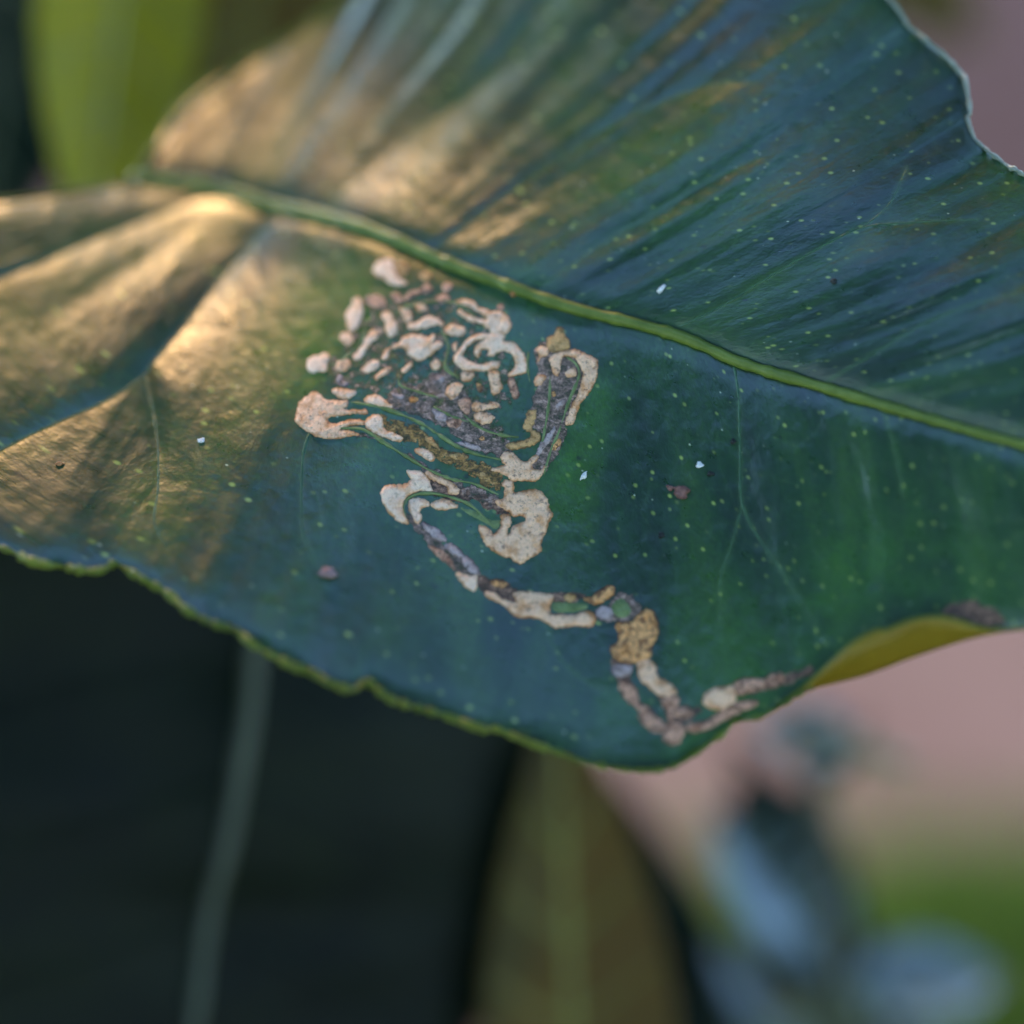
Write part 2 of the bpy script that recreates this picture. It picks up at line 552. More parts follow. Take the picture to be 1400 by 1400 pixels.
CTRL = [  # x, y, depth behind the plane of focus (all in px)
    (200, 245, 450), (450, 0, 690), (300, 110, 610), (320, 300, 380), (0, 280, 325), (-150, 320, 330), (-420, 500, 150), (0, 400, 250), (0, 620, 0), (0, 748, -115),
    (200, 520, 85), (200, 640, -5), (230, 812, -160), (420, 600, 5), (500, 930, -195), (320, 862, -180), (500, 780, -85), (600, 700, -15), (560, 480, 85), (540, 370, 150), (700, 400, 85), (800, 600, 0),
    (700, 860, -85), (760, 1025, -165), (900, 1045, -140), (1000, 985, -125), (900, 800, -60), (1000, 500, 10), (1000, 700, -55), (1200, 560, -90), (1150, 760, -95), (1110, 940, -140), (1300, 860, -160),
    (1400, 610, -150), (1400, 860, -170), (1400, 400, -120), (1330, 190, 70), (1200, 320, -50), (1430, 258, 20), (1210, 0, 190), (1050, 250, 35), (1000, 50, 150), (800, 100, 275), (700, 250, 220),
    (550, 200, 350), (600, 0, 520), (800, -170, 480), (1000, -150, 280), (500, 313, 215), (1700, 400, -150), (2000, 740, -260), (2250, 800, -300), (1750, 850, -260)]


def tps(ctrl, lam):
    c = np.array(ctrl, float)
    X = c[:, :2] / 500; n = len(X)
    r2 = ((X[:, None] - X[None]) ** 2).sum(2)
    K = 0.5 * r2 * np.log(r2 + 1e-12) + lam * np.eye(n)
    Pm = np.c_[np.ones(n), X]
    A = np.block([[K, Pm], [Pm.T, np.zeros((3, 3))]])
    s = np.linalg.solve(A, np.r_[c[:, 2], 0, 0, 0])
    def f(P):
        out = np.empty(len(P))
        for i in range(0, len(P), 40000):
            q = P[i:i + 40000] / 500
            d2 = ((q[:, None] - X[None]) ** 2).sum(2)
            out[i:i + 40000] = (0.5 * d2 * np.log(d2 + 1e-12)) @ s[:n] + s[n] + q @ s[n + 1:]
        return out
    return f


base_depth = tps(CTRL, 0.15)


def arclen(c):
    return np.r_[0, np.cumsum(np.linalg.norm(np.diff(c, axis=0), axis=1))]


def sample(c, d, t):
    return np.stack([np.interp(t, d, c[:, k]) for k in range(c.shape[1])], 1)


mid_c = catmull(MID, 4); mid_d = arclen(mid_c)
up_c = catmull(UPM, 3); up_d = arclen(up_c)
lo_c = catmull(LOM, 3); lo_d = arclen(lo_c)


def param_of(c, d, p):
    return d[np.argmin(((c - np.array(p)) ** 2).sum(1))]


PAIR_UP = [((190, 243), (190, 243)), ((215, 245), (238, 158)), ((260, 252), (360, 75)), ((300, 259), (470, 0)), ((400, 287), (660, -120)), ((500, 313), (900, -170)), ((600, 355), (1130, -75)),
           ((700, 393), (1243, 38)), ((800, 426), (1322, 122)), ((915, 455), (1383, 231)), ((1000, 491), (1480, 275)), ((1200, 552), (1680, 390)), ((1400, 608), (1800, 470)), ((1750, 690), (2000, 610)), ((2250, 800), (2250, 800))]
PAIR_LO = [((190, 243), (190, 243)), ((215, 245), (0, 276)), ((250, 250), (-320, 380)), ((290, 257), (-420, 500)), ((330, 268), (-160, 690)), ((375, 282), (60, 772)), ((430, 294), (190, 789)), ((500, 313), (322, 862)), ((600, 355), (508, 936)), ((700, 393), (665, 999)),
           ((800, 426), (835, 1050)), ((915, 455), (965, 1020)), ((1000, 491), (1070, 963)), ((1200, 552), (1250, 896)), ((1400, 608), (1460, 858)), ((1750, 690), (1800, 850)), ((2250, 800), (2250, 800))]


def col_map(pairs, c, d):
    a = np.array([param_of(mid_c, mid_d, p) for p, _ in pairs])
    b_ = np.array([param_of(c, d, q) for _, q in pairs])
    return a, b_


# columns: dense where either the midrib or a margin runs fast
ua, ub = col_map(PAIR_UP, up_c, up_d)
la, lb = col_map(PAIR_LO, lo_c, lo_d)
tt = np.linspace(0, mid_d[-1], 6000)
speed = np.maximum.reduce([np.gradient(tt, tt), np.gradient(np.interp(tt, ua, ub), tt) * 0.8, np.gradient(np.interp(tt, la, lb), tt) * 0.8])
frame_w = np.where(tt > param_of(mid_c, mid_d, (1400, 608)), 0.45, 1.0)
cum = np.cumsum(speed * frame_w); cum = (cum - cum[0]) / (cum[-1] - cum[0])
NU, NV = 860, 190
tq = np.interp(np.linspace(0, 1, NU), cum, tt)

VEINS = [  # lateral veins seen on the leaf (px)
    [(374, 288), (345, 330), (300, 385), (258, 440), (225, 478), (200, 512), (208, 555), (216, 610), (216, 670), (211, 715), (228, 748)],
    [(200, 512), (150, 545), (95, 570), (30, 600), (-60, 650)],
    [(300, 262), (200, 300), (100, 340), (0, 382), (-120, 440)],
    [(424, 590), (414, 625), (412, 690), (416, 735), (434, 777)],
    [(930, 447), (985, 420), (1050, 380), (1110, 345), (1178, 312), (1250, 304), (1335, 300)],
    [(1004, 500), (1010, 545), (1012, 620), (1015, 690), (1040, 740), (1075, 790), (1130, 880)],
    [(1015, 690), (1000, 745), (985, 790), (984, 850)],
    [(745, 838), (755, 880), (770, 905), (800, 930), (828, 945)],
    [(1178, 312), (1215, 280), (1240, 230)],
    [(592, 345), (700, 262), (830, 175), (960, 120), (1030, 112)],
    [(430, 290), (520, 215), (640, 130), (760, 50)],
    [(730, 398), (830, 330), (940, 262), (1040, 215)],
    [(1205, 556), (1222, 610), (1235, 680)],
    [(1120, 528), (1200, 480), (1290, 430), (1390, 400)],
]
HALO = [(412, 500, 42, .9), (440, 450, 40, .7), (480, 405, 38, .6), (640, 440, 60, .5), (560, 500, 70, .6), (690, 500, 40, .6), (815, 545, 22, .8), (795, 600, 22, .9), (770, 650, 26, .8), (762, 690, 24, .7), (600, 620, 50, .5),
        (480, 640, 55, .45), (640, 720, 45, .5), (1195, 780, 55, .6), (1150, 850, 50, .35), (1060, 870, 50, .35), (970, 870, 60, .3), (1270, 700, 70, .2), (1010, 960, 40, .7), (930, 1010, 40, .6), (850, 960, 30, .5),
        (730, 410, 40, .3), (890, 280, 60, .35), (1000, 160, 60, .2), (300, 700, 80, .25), (1340, 800, 60, .3), (900, 470, 40, .25)]


def blade_side(margin, md, a, b_, sgn):
    Mp = sample(mid_c, mid_d, tq)
    Ep = sample(margin, md, np.interp(tq, a, b_))
    vv = np.linspace(0, 1, NV)
    P = Mp[:, None] * (1 - vv)[None, :, None] + Ep[:, None] * vv[None, :, None]
    # bow the laterals gently towards the tip
    bow = (vv * (1 - vv))[None, :, None]
    T = np.gradient(Mp, axis=0); T /= np.linalg.norm(T, axis=1)[:, None] + 1e-9
    ln = np.linalg.norm(Ep - Mp, axis=1)
    P = P + T[:, None] * bow * np.minimum(ln, 600)[:, None, None] * (0.10 if sgn > 0 else 0.02)
    q = np.broadcast_to(tq[:, None], P.shape[:2])
    lat = vv[None] * ln[:, None]
    return P, q, lat


Pu, qu, lu = blade_side(up_c, up_d, ua, ub, 1)
Pl, ql, ll = blade_side(lo_c, lo_d, la, lb, -1)
# one sheet: lower margin ... midrib ... upper margin
PX = np.concatenate([Pl[:, ::-1], Pu[:, 1:]], 1)
Q = np.concatenate([ql[:, ::-1], qu[:, 1:]], 1)
LAT = np.concatenate([-ll[:, ::-1], lu[:, 1:]], 1)
shape = PX.shape[:2]
flat = PX.reshape(-1, 2)
Z = base_depth(flat)
q = Q.reshape(-1); la_ = LAT.reshape(-1)
dm = seg_dist(flat, mid_c[::6])
# the real margins only (the sheet's own edge curves down to them)
edge_line = np.concatenate([lo_c[::-1], up_c])[::6]
de = seg_dist(flat, edge_line)
# swelling between the lateral veins, drawn out along them
away = 1 - np.exp(-(dm / 60) ** 2)
upper = (la_ > 0)
warp = 10 * vnoise(q / 120 + 3, la_ / 160 + 9, 5)
dP = np.linalg.norm(np.gradient(PX, axis=0), axis=2) / np.maximum(np.gradient(tq), 1e-6)[:, None]
ex = np.clip(np.log2(np.maximum(dP.reshape(-1), 0.5)), 0, 2.2)
fan = np.clip(ex, 0, 1); fan2 = np.clip(ex - 1, 0, 1)
und = 4.6 * vnoise((q + warp) / 46, la_ / 420, 21) + 4.6 * vnoise((q + warp) / 22, la_ / 260, 22) + 0.45 * vnoise((q + warp) / 9, la_ / 90, 23)
und_l = 5.5 * vnoise((q + warp) / 75, la_ / 300, 31) + 1.2 * vnoise((q + warp) / 28, la_ / 150, 32) + 0.35 * vnoise(q / 10, la_ / 60, 33)
und *= np.interp(flat[:, 0], [650, 1000], [1.0, 0.55])
und += fan * 5.0 * vnoise((q + warp) / 15, la_ / 380, 24) + fan2 * 4.2 * vnoise((q + warp * 0.6) / 8, la_ / 380, 25)
und_l += fan * 2.2 * vnoise((q + warp) / 18, la_ / 260, 34) + fan2 * 1.6 * vnoise((q + warp * 0.6) / 9, la_ / 200, 35)
Z += away * np.where(upper, und, und_l)
Z += 0.5 * vnoise(flat[:, 0] / 14, flat[:, 1] / 14, 41)
# channel beside the midrib
Z += 7.0 * np.exp(-(dm / 20) ** 2) + 2.5 * np.exp(-(dm / 55))
# grooves of the lateral veins
vein_m = np.zeros(len(flat))
for i, vl in enumerate(VEINS):
    c = catmull(vl, 6)
    bb = (flat[:, 0] > c[:, 0].min() - 90) & (flat[:, 0] < c[:, 0].max() + 90) & (flat[:, 1] > c[:, 1].min() - 90) & (flat[:, 1] < c[:, 1].max() + 90)
    d = seg_dist(flat[bb], c)
    amp = {0: 14.0, 1: 7.0, 2: 8.0, 3: 1.5, 4: 2.5, 5: 1.5, 9: 4, 10: 4, 11: 3}.get(i, 1.0)
    Z[bb] += amp * np.exp(-d / 24) * (np.interp(flat[bb][:, 1], [560, 700], [1, 0.1]) if i == 0 else 1)
    vein_m[bb] = np.maximum(vein_m[bb], np.exp(-(d / 3.5) ** 2))
def step_across(line, h, near_w, far_w, hs):
    """The tissue steps down across a vein: wide slope on the base side, level beyond; hs = height along the line."""
    c = catmull(line, 10)
    A = c[:-1]; B = c[1:]; mids = (A + B) / 2
    arc = arclen(mids); arc = arc / arc[-1]
    m_ = (la_ < 0) & (flat[:, 0] < 800) & (flat[:, 1] > 150) & (flat[:, 1] < 900)
    f_ = flat[m_]
    k = np.argmin(((f_[:, None] - mids[None]) ** 2).sum(2), 1)
    dd = f_ - A[k]; tv = (B - A)[k]; tv = tv / np.linalg.norm(tv, axis=1)[:, None]
    sd = tv[:, 0] * dd[:, 1] - tv[:, 1] * dd[:, 0]
    t_ = np.clip((dd * tv).sum(1) / np.linalg.norm((B - A)[k], axis=1), 0, 1)
    pos = arc[k] + (t_ - 0.5) * np.gradient(arc)[k]
    d_ = np.abs(sd)
    fade = 1 - np.exp(-(dm[m_] / 45) ** 2)
    Z[m_] += fade * h * np.interp(pos, np.linspace(0, 1, len(hs)), hs) * np.where(sd > 0, np.exp(-d_ / near_w), np.exp(-(d_ / far_w) ** 2))


step_across([(460, 180)] + VEINS[0][:6] + [(150, 585), (90, 680), (20, 790), (-40, 900)], 13.0, 80, 230, [1, 1, 1, 1, 0.8, 0.3, 0, 0])
step_across([(480, 330), (350, 420)] + VEINS[1] + [(-200, 720), (-330, 800)], 11.0, 45, 150, [0, 0, 0, 1, 1, 1, 1])
step_across([(460, 220)] + VEINS[2] + [(-280, 500), (-450, 560)], 2.0, 30, 120, [1, 1, 1, 1, 1])
# margin bends down and scallops
scal = 1 + 0.35 * vnoise(flat[:, 0] / 40, flat[:, 1] / 40, 51)
Z += 10 * scal * np.exp(-de / 16)
halo = np.zeros(len(flat))
for hx, hy, hr, ha in HALO:
    halo = 1 - (1 - halo) * (1 - ha * np.exp(-((flat[:, 0] - hx) ** 2 + (flat[:, 1] - hy) ** 2) / (2 * hr * hr)))
halo *= 0.75 + 0.35 * vnoise(flat[:, 0] / 25, flat[:, 1] / 25, 61)

P3 = np.c_[flat, Z]
W = at_np(P3)
root_loc = at(190, 243, 452)
leaf = empty('mined_citrus_leaf', root_loc)
tag(leaf, 'large dark green citrus leaf scarred by winding peach leaf miner trails', 'leaf')
ro = np.array(root_loc)
blade = grid_obj('blade', (W - ro).reshape(*shape, 3), M['blade'], leaf)
blade['label'] = 'glossy dark green leaf blade'
add_attr(blade, 'leafco', np.c_[q * PXU, la_ * PXU, np.zeros(len(q))], 'FLOAT_VECTOR')
add_attr(blade, 'halo', np.clip(halo, 0, 1))
add_attr(blade, 'vein', vein_m)
# lookup of the surface under any photograph pixel
idx = np.arange(shape[0] * shape[1]).reshape(shape)
qf = np.stack([idx[:-1, :-1], idx[1:, :-1], idx[1:, 1:], idx[:-1, 1:]], -1).reshape(-1, 4)
bvh = BVHTree.FromPolygons([tuple(map(float, p)) for p in P3], [tuple(map(int, f)) for f in qf])


def zsurf(P):
    out = np.empty(len(P))
    fb = base_depth(np.asarray(P, float))
    for i, (x, y) in enumerate(P):
        h = bvh.ray_cast(Vector((float(x), float(y), -3000)), Vector((0, 0, 1)))[0]
        out[i] = h.z if h is not None else fb[i]
    return out


sol = blade.modifiers.new('thickness', 'SOLIDIFY')
sol.thickness = 0.00022
sol.offset = -1


def surf_tube(name, pts, radii, mat, parent, lift=0.0, step=5, seg=10, jitter=0.0, seed=0):
    c = catmull(pts, step)
    n = len(c)
    t = np.linspace(0, 1, n)
    rad = np.interp(t, np.linspace(0, 1, len(radii)), radii)
    if jitter:
        rad = rad * (1 + jitter * vnoise(np.arange(n) * 0.45, np.full(n, seed * 1.7), 71))
    z = zsurf(c) - lift * rad
    if n > 8:
        k = np.ones(5) / 5
        z = np.r_[z[:2], np.convolve(z, k, 'valid'), z[-2:]]
    pts3 = at_np(np.c_[c, z])
    return tube(name, pts3, rad * S, mat, parent, origin=root_loc, seg=seg)


# midrib with its petiole behind the blade
surf_tube('midrib', MID, [9.5, 10.5, 9.5, 9, 8.2, 7.5, 7, 6, 5, 4, 2], M['midrib'], leaf, lift=0.25, step=5, seg=14, jitter=0.16)
pet = [at(*p) for p in [(200, 244, 452), (186, 244, 470), (176, 262, 505), (180, 300, 560), (205, 345, 640), (235, 390, 720)]]
tube('petiole', pet, [11 * S, 12 * S, 13 * S, 13 * S, 13 * S, 15 * S], M['midrib'], leaf, origin=root_loc, seg=12)
for i, vl in enumerate(VEINS):
    r0 = {0: 3.2, 3: 2.4, 4: 2.2, 5: 2.2}.get(i, 1.2)
    surf_tube('vein', vl, [r0, r0 * 0.9, r0 * 0.7, r0 * 0.4], M['vein'], leaf, lift=-0.65, step=4, seg=8, jitter=0.3, seed=i)

# margins: thickened, toothed yellow-green rim
LO_RIM = [p for p in LOM if -450 < p[0] <= 1112 and p != (190, 243)]
i0 = 8
surf_tube('margin', LOM[7:46], [4, 4.6, 4.8, 4.8, 4.5, 4.4, 4.2, 3.8, 3.4, 3], M['margin'], leaf, lift=0.0, step=3, seg=8, jitter=0.65, seed=3)
surf_tube('margin', UPM[9:30], [3, 3.2, 3.0, 3.2, 3], M['margin_sheen'], leaf, lift=0.1, step=3, seg=8, jitter=0.4, seed=4)
surf_tube('margin', LOM[0:8], [4, 5, 5], M['margin'], leaf, lift=0.0, step=6, seg=8, jitter=0.2, seed=5)
surf_tube('margin', UPM[0:10], [4, 5, 5, 4], M['margin'], leaf, lift=0.0, step=6, seg=8, jitter=0.2, seed=6)

# the curled stretch of the lower margin, underside showing
FOLD = catmull([(1060, 968), (1085, 954), (1110, 941), (1180, 923), (1250, 897), (1320, 874), (1370, 863), (1405, 859)], 4)
CREST = catmull([(1060, 966), (1085, 948), (1110, 929), (1145, 897), (1168, 878), (1200, 861), (1210, 862), (1245, 848), (1280, 843), (1310, 848), (1340, 858), (1370, 861), (1405, 858)], 4)
n = 90; m = 16
Fp = sample(FOLD, arclen(FOLD), np.linspace(0, arclen(FOLD)[-1], n))
Cp = sample(CREST, arclen(CREST), np.interp(np.linspace(1060, 1405, n), CREST[:, 0], arclen(CREST)))
Fp = np.stack([np.linspace(1060, 1405, n), np.interp(np.linspace(1060, 1405, n), FOLD[:, 0], FOLD[:, 1])], 1)
zf = zsurf(Fp + np.array([0, -3])); zf = np.convolve(np.r_[[zf[0]] * 4, zf, [zf[-1]] * 4], np.ones(9) / 9, 'valid')
G = np.zeros((n, m, 3))
wdt = np.abs(Fp[:, 1] - Cp[:, 1])
for j in range(m):
    t = j / (m - 1)
    G[:, j, :2] = Fp * (1 - t) + Cp * t
    dent = np.exp(-((Fp[:, 0] - 1255) / 38) ** 2) * math.sin(math.pi * t) * 9
    G[:, j, 2] = zf - wdt * 0.75 * math.sin(t * 1.9) + dent + (4 if j == 0 else 0)
curl = grid_obj('curled_margin', (at_np(G.reshape(-1, 3)) - ro).reshape(n, m, 3), M['under'], leaf)
curl['label'] = 'yellow underside of the rolled-up leaf margin'
so = curl.modifiers.new('thickness', 'SOLIDIFY'); so.thickness = 0.0002; so.offset = 0
cr = at_np(G[:, -1])
tube('curl_rim', cr, [2.6 * S] * n, M['margin'], curl, origin=root_loc, seg=8)

# ------------------------------------------------------------------ the mine: traced patches
ZOOM = {'A': (380, 330, 480 / 1400), 'B': (380, 330, 240 / 1400), 'C': (600, 330, 240 / 1400), 'D': (380, 530, 240 / 1400), 'E': (580, 540, 240 / 1400),
        'F': (560, 700, 300 / 1400), 'G': (800, 780, 340 / 1400), 'P': (0, 0, 1)}


def tr(z, pts):
    ox, oy, s = ZOOM[z]
    return np.array([(ox + x * s, oy + y * s) for x, y in pts])


def patch(name, poly, height, mat, parent, spacing=2.2, edge_w=2.6, lump=0.8, seed=0, jag=0.9, sink=0.5, tooth=2.5, grow=0.0):
    c = catmull(poly, 1.5, closed=True)
    if grow:
        tn = np.roll(c, -1, 0) - np.roll(c, 1, 0); tn /= np.linalg.norm(tn, axis=1)[:, None] + 1e-9
        area = (c[:, 0] * np.roll(c[:, 1], -1) - np.roll(c[:, 0], -1) * c[:, 1]).sum()
        c = c + grow * np.sign(area) * np.stack([tn[:, 1], -tn[:, 0]], 1)
    c = c + jag * np.stack([vnoise(c[:, 0] / tooth + seed, c[:, 1] / tooth, 81), vnoise(c[:, 0] / tooth, c[:, 1] / tooth + seed, 82)], 1)
    lo = c.min(0); hi = c.max(0)
    xs = np.arange(lo[0], hi[0], spacing); ys = np.arange(lo[1], hi[1], spacing * 0.87)
    gx, gy = np.meshgrid(xs, ys)
    gx = gx + (np.arange(len(ys)) % 2)[:, None] * spacing * 0.5
    g = np.stack([gx.ravel(), gy.ravel()], 1)
    g = g + rng.uniform(-0.25, 0.25, g.shape) * spacing
    g = g[inside(g, c)]
    if len(g):
        g = g[seg_dist(g, c, True) > spacing * 0.45]
    pts = np.concatenate([c, g]) if len(g) else c
    nb = len(c)
    edges = [(i, (i + 1) % nb) for i in range(nb)]
    off = pts.mean(0)
    r = delaunay_2d_cdt([Vector((float(a), float(b))) for a, b in pts - off], edges, [], 1, 1e-5)
    v2 = np.array([tuple(v) for v in r[0]]) + off
    faces = r[2]
    d = seg_dist(v2, c, True)
    prof = 1 - np.exp(-(d / edge_w) ** 1.3)
    ht = height * prof
    ht = ht + lump * prof * (vnoise(v2[:, 0] / 7 + seed, v2[:, 1] / 7, 91) + 0.6 * vnoise(v2[:, 0] / 3.3, v2[:, 1] / 3.3 + seed, 92))
    z = zsurf(v2) - ht + sink * np.exp(-d / 0.6)
    w3 = at_np(np.c_[v2, z]) - ro
    # faces wound towards the camera
    F = []
    for f in faces:
        a, b_, c_ = v2[f[0]], v2[f[1]], v2[f[2]]
        cr_ = (b_[0] - a[0]) * (c_[1] - a[1]) - (b_[1] - a[1]) * (c_[0] - a[0])
        F.append(tuple(f) if cr_ < 0 else tuple(f)[::-1])
    o = mesh_obj(name, w3, F, mat, parent)
    add_attr(o, 'leafco', np.c_[v2 * PXU, np.zeros(len(v2))], 'FLOAT_VECTOR')
    add_attr(o, 'edge', np.exp(-d / 3.2))
    return o


SCARS = [  # (zoom, material, polygon): flat stained skin over the galleries
    ('A', 'scar_green', [(290, 240), (400, 205), (520, 190), (610, 190), (700, 205), (800, 240), (860, 270), (920, 320), (900, 400), (980, 440), (985, 540), (960, 640), (900, 700), (960, 790), (880, 830), (780, 770), (640, 700), (480, 640), (340, 620), (230, 610), (190, 560), (150, 520), (190, 460), (250, 400), (260, 330)]),
    ('A', 'scar_grey', [(480, 570), (560, 560), (640, 500), (700, 520), (760, 600), (820, 660), (860, 740), (930, 800), (930, 870), (860, 860), (740, 800), (640, 740), (520, 690), (420, 650), (430, 610)]),
    ('A', 'scar_ochre', [(400, 680), (470, 700), (560, 730), (640, 790), (740, 850), (850, 890), (900, 930), (900, 1000), (830, 990), (740, 930), (640, 880), (560, 820), (480, 790), (420, 740)]),
    ('A', 'scar_grey', [(260, 770), (340, 755), (430, 800), (530, 850), (620, 900), (720, 950), (820, 990), (890, 1020), (890, 1080), (820, 1050), (730, 1010), (650, 960), (590, 930), (520, 860), (420, 810)]),
    ('A', 'scar_dark', [(580, 940), (640, 950), (740, 970), (820, 1000), (900, 1030), (920, 1090), (870, 1090), (780, 1040), (720, 1040), (640, 1020), (600, 1000)]),
    ('A', 'scar_grey', [(1020, 420), (1090, 400), (1160, 440), (1240, 480), (1250, 560), (1190, 640), (1160, 740), (1130, 830), (1080, 920), (1010, 940), (960, 900), (1030, 850), (1060, 780), (1000, 740), (1010, 640), (1030, 540)]),
    ('F', 'scar_grey', [(-170, -90), (-110, -70), (0, 0), (110, 90), (200, 150), (230, 200), (300, 235), (350, 270), (420, 330), (470, 395), (400, 420), (300, 390), (200, 290), (90, 190), (20, 110), (-80, 20), (-150, -50)]),
    ('F', 'scar_dark', [(380, 400), (470, 400), (500, 425), (560, 425), (630, 445), (690, 500), (720, 530), (640, 590), (520, 540), (440, 510)]),
    ('F', 'scar_dark', [(880, 515), (960, 505), (1060, 510), (1110, 515), (1130, 540), (1090, 560), (1060, 580), (960, 580), (890, 560)]),
    ('G', 'scar_grey', [(30, 235), (70, 205), (120, 195), (160, 140), (215, 118), (260, 125), (300, 175), (325, 210), (280, 270), (230, 290), (150, 295), (80, 290), (45, 270)]),
    ('G', 'scar_dark', [(145, 500), (260, 520), (275, 570), (265, 620), (300, 680), (310, 740), (350, 760), (420, 820), (450, 880), (410, 910), (340, 880), (300, 800), (240, 730), (200, 670), (160, 600)]),
    ('G', 'scar_dark', [(410, 700), (500, 690), (525, 760), (640, 755), (680, 770), (640, 800), (600, 840), (540, 880), (470, 870), (440, 790)]),
    ('G', 'scar_dark', [(830, 660), (900, 615), (1000, 610), (1060, 585), (1140, 575), (1250, 535), (1290, 555), (1270, 590), (1200, 620), (1100, 660), (980, 690), (880, 705)]),
    ('P', 'scar_dark', [(1288, 836), (1308, 823), (1335, 822), (1362, 834), (1374, 850), (1368, 858), (1330, 856), (1300, 848)]),
]
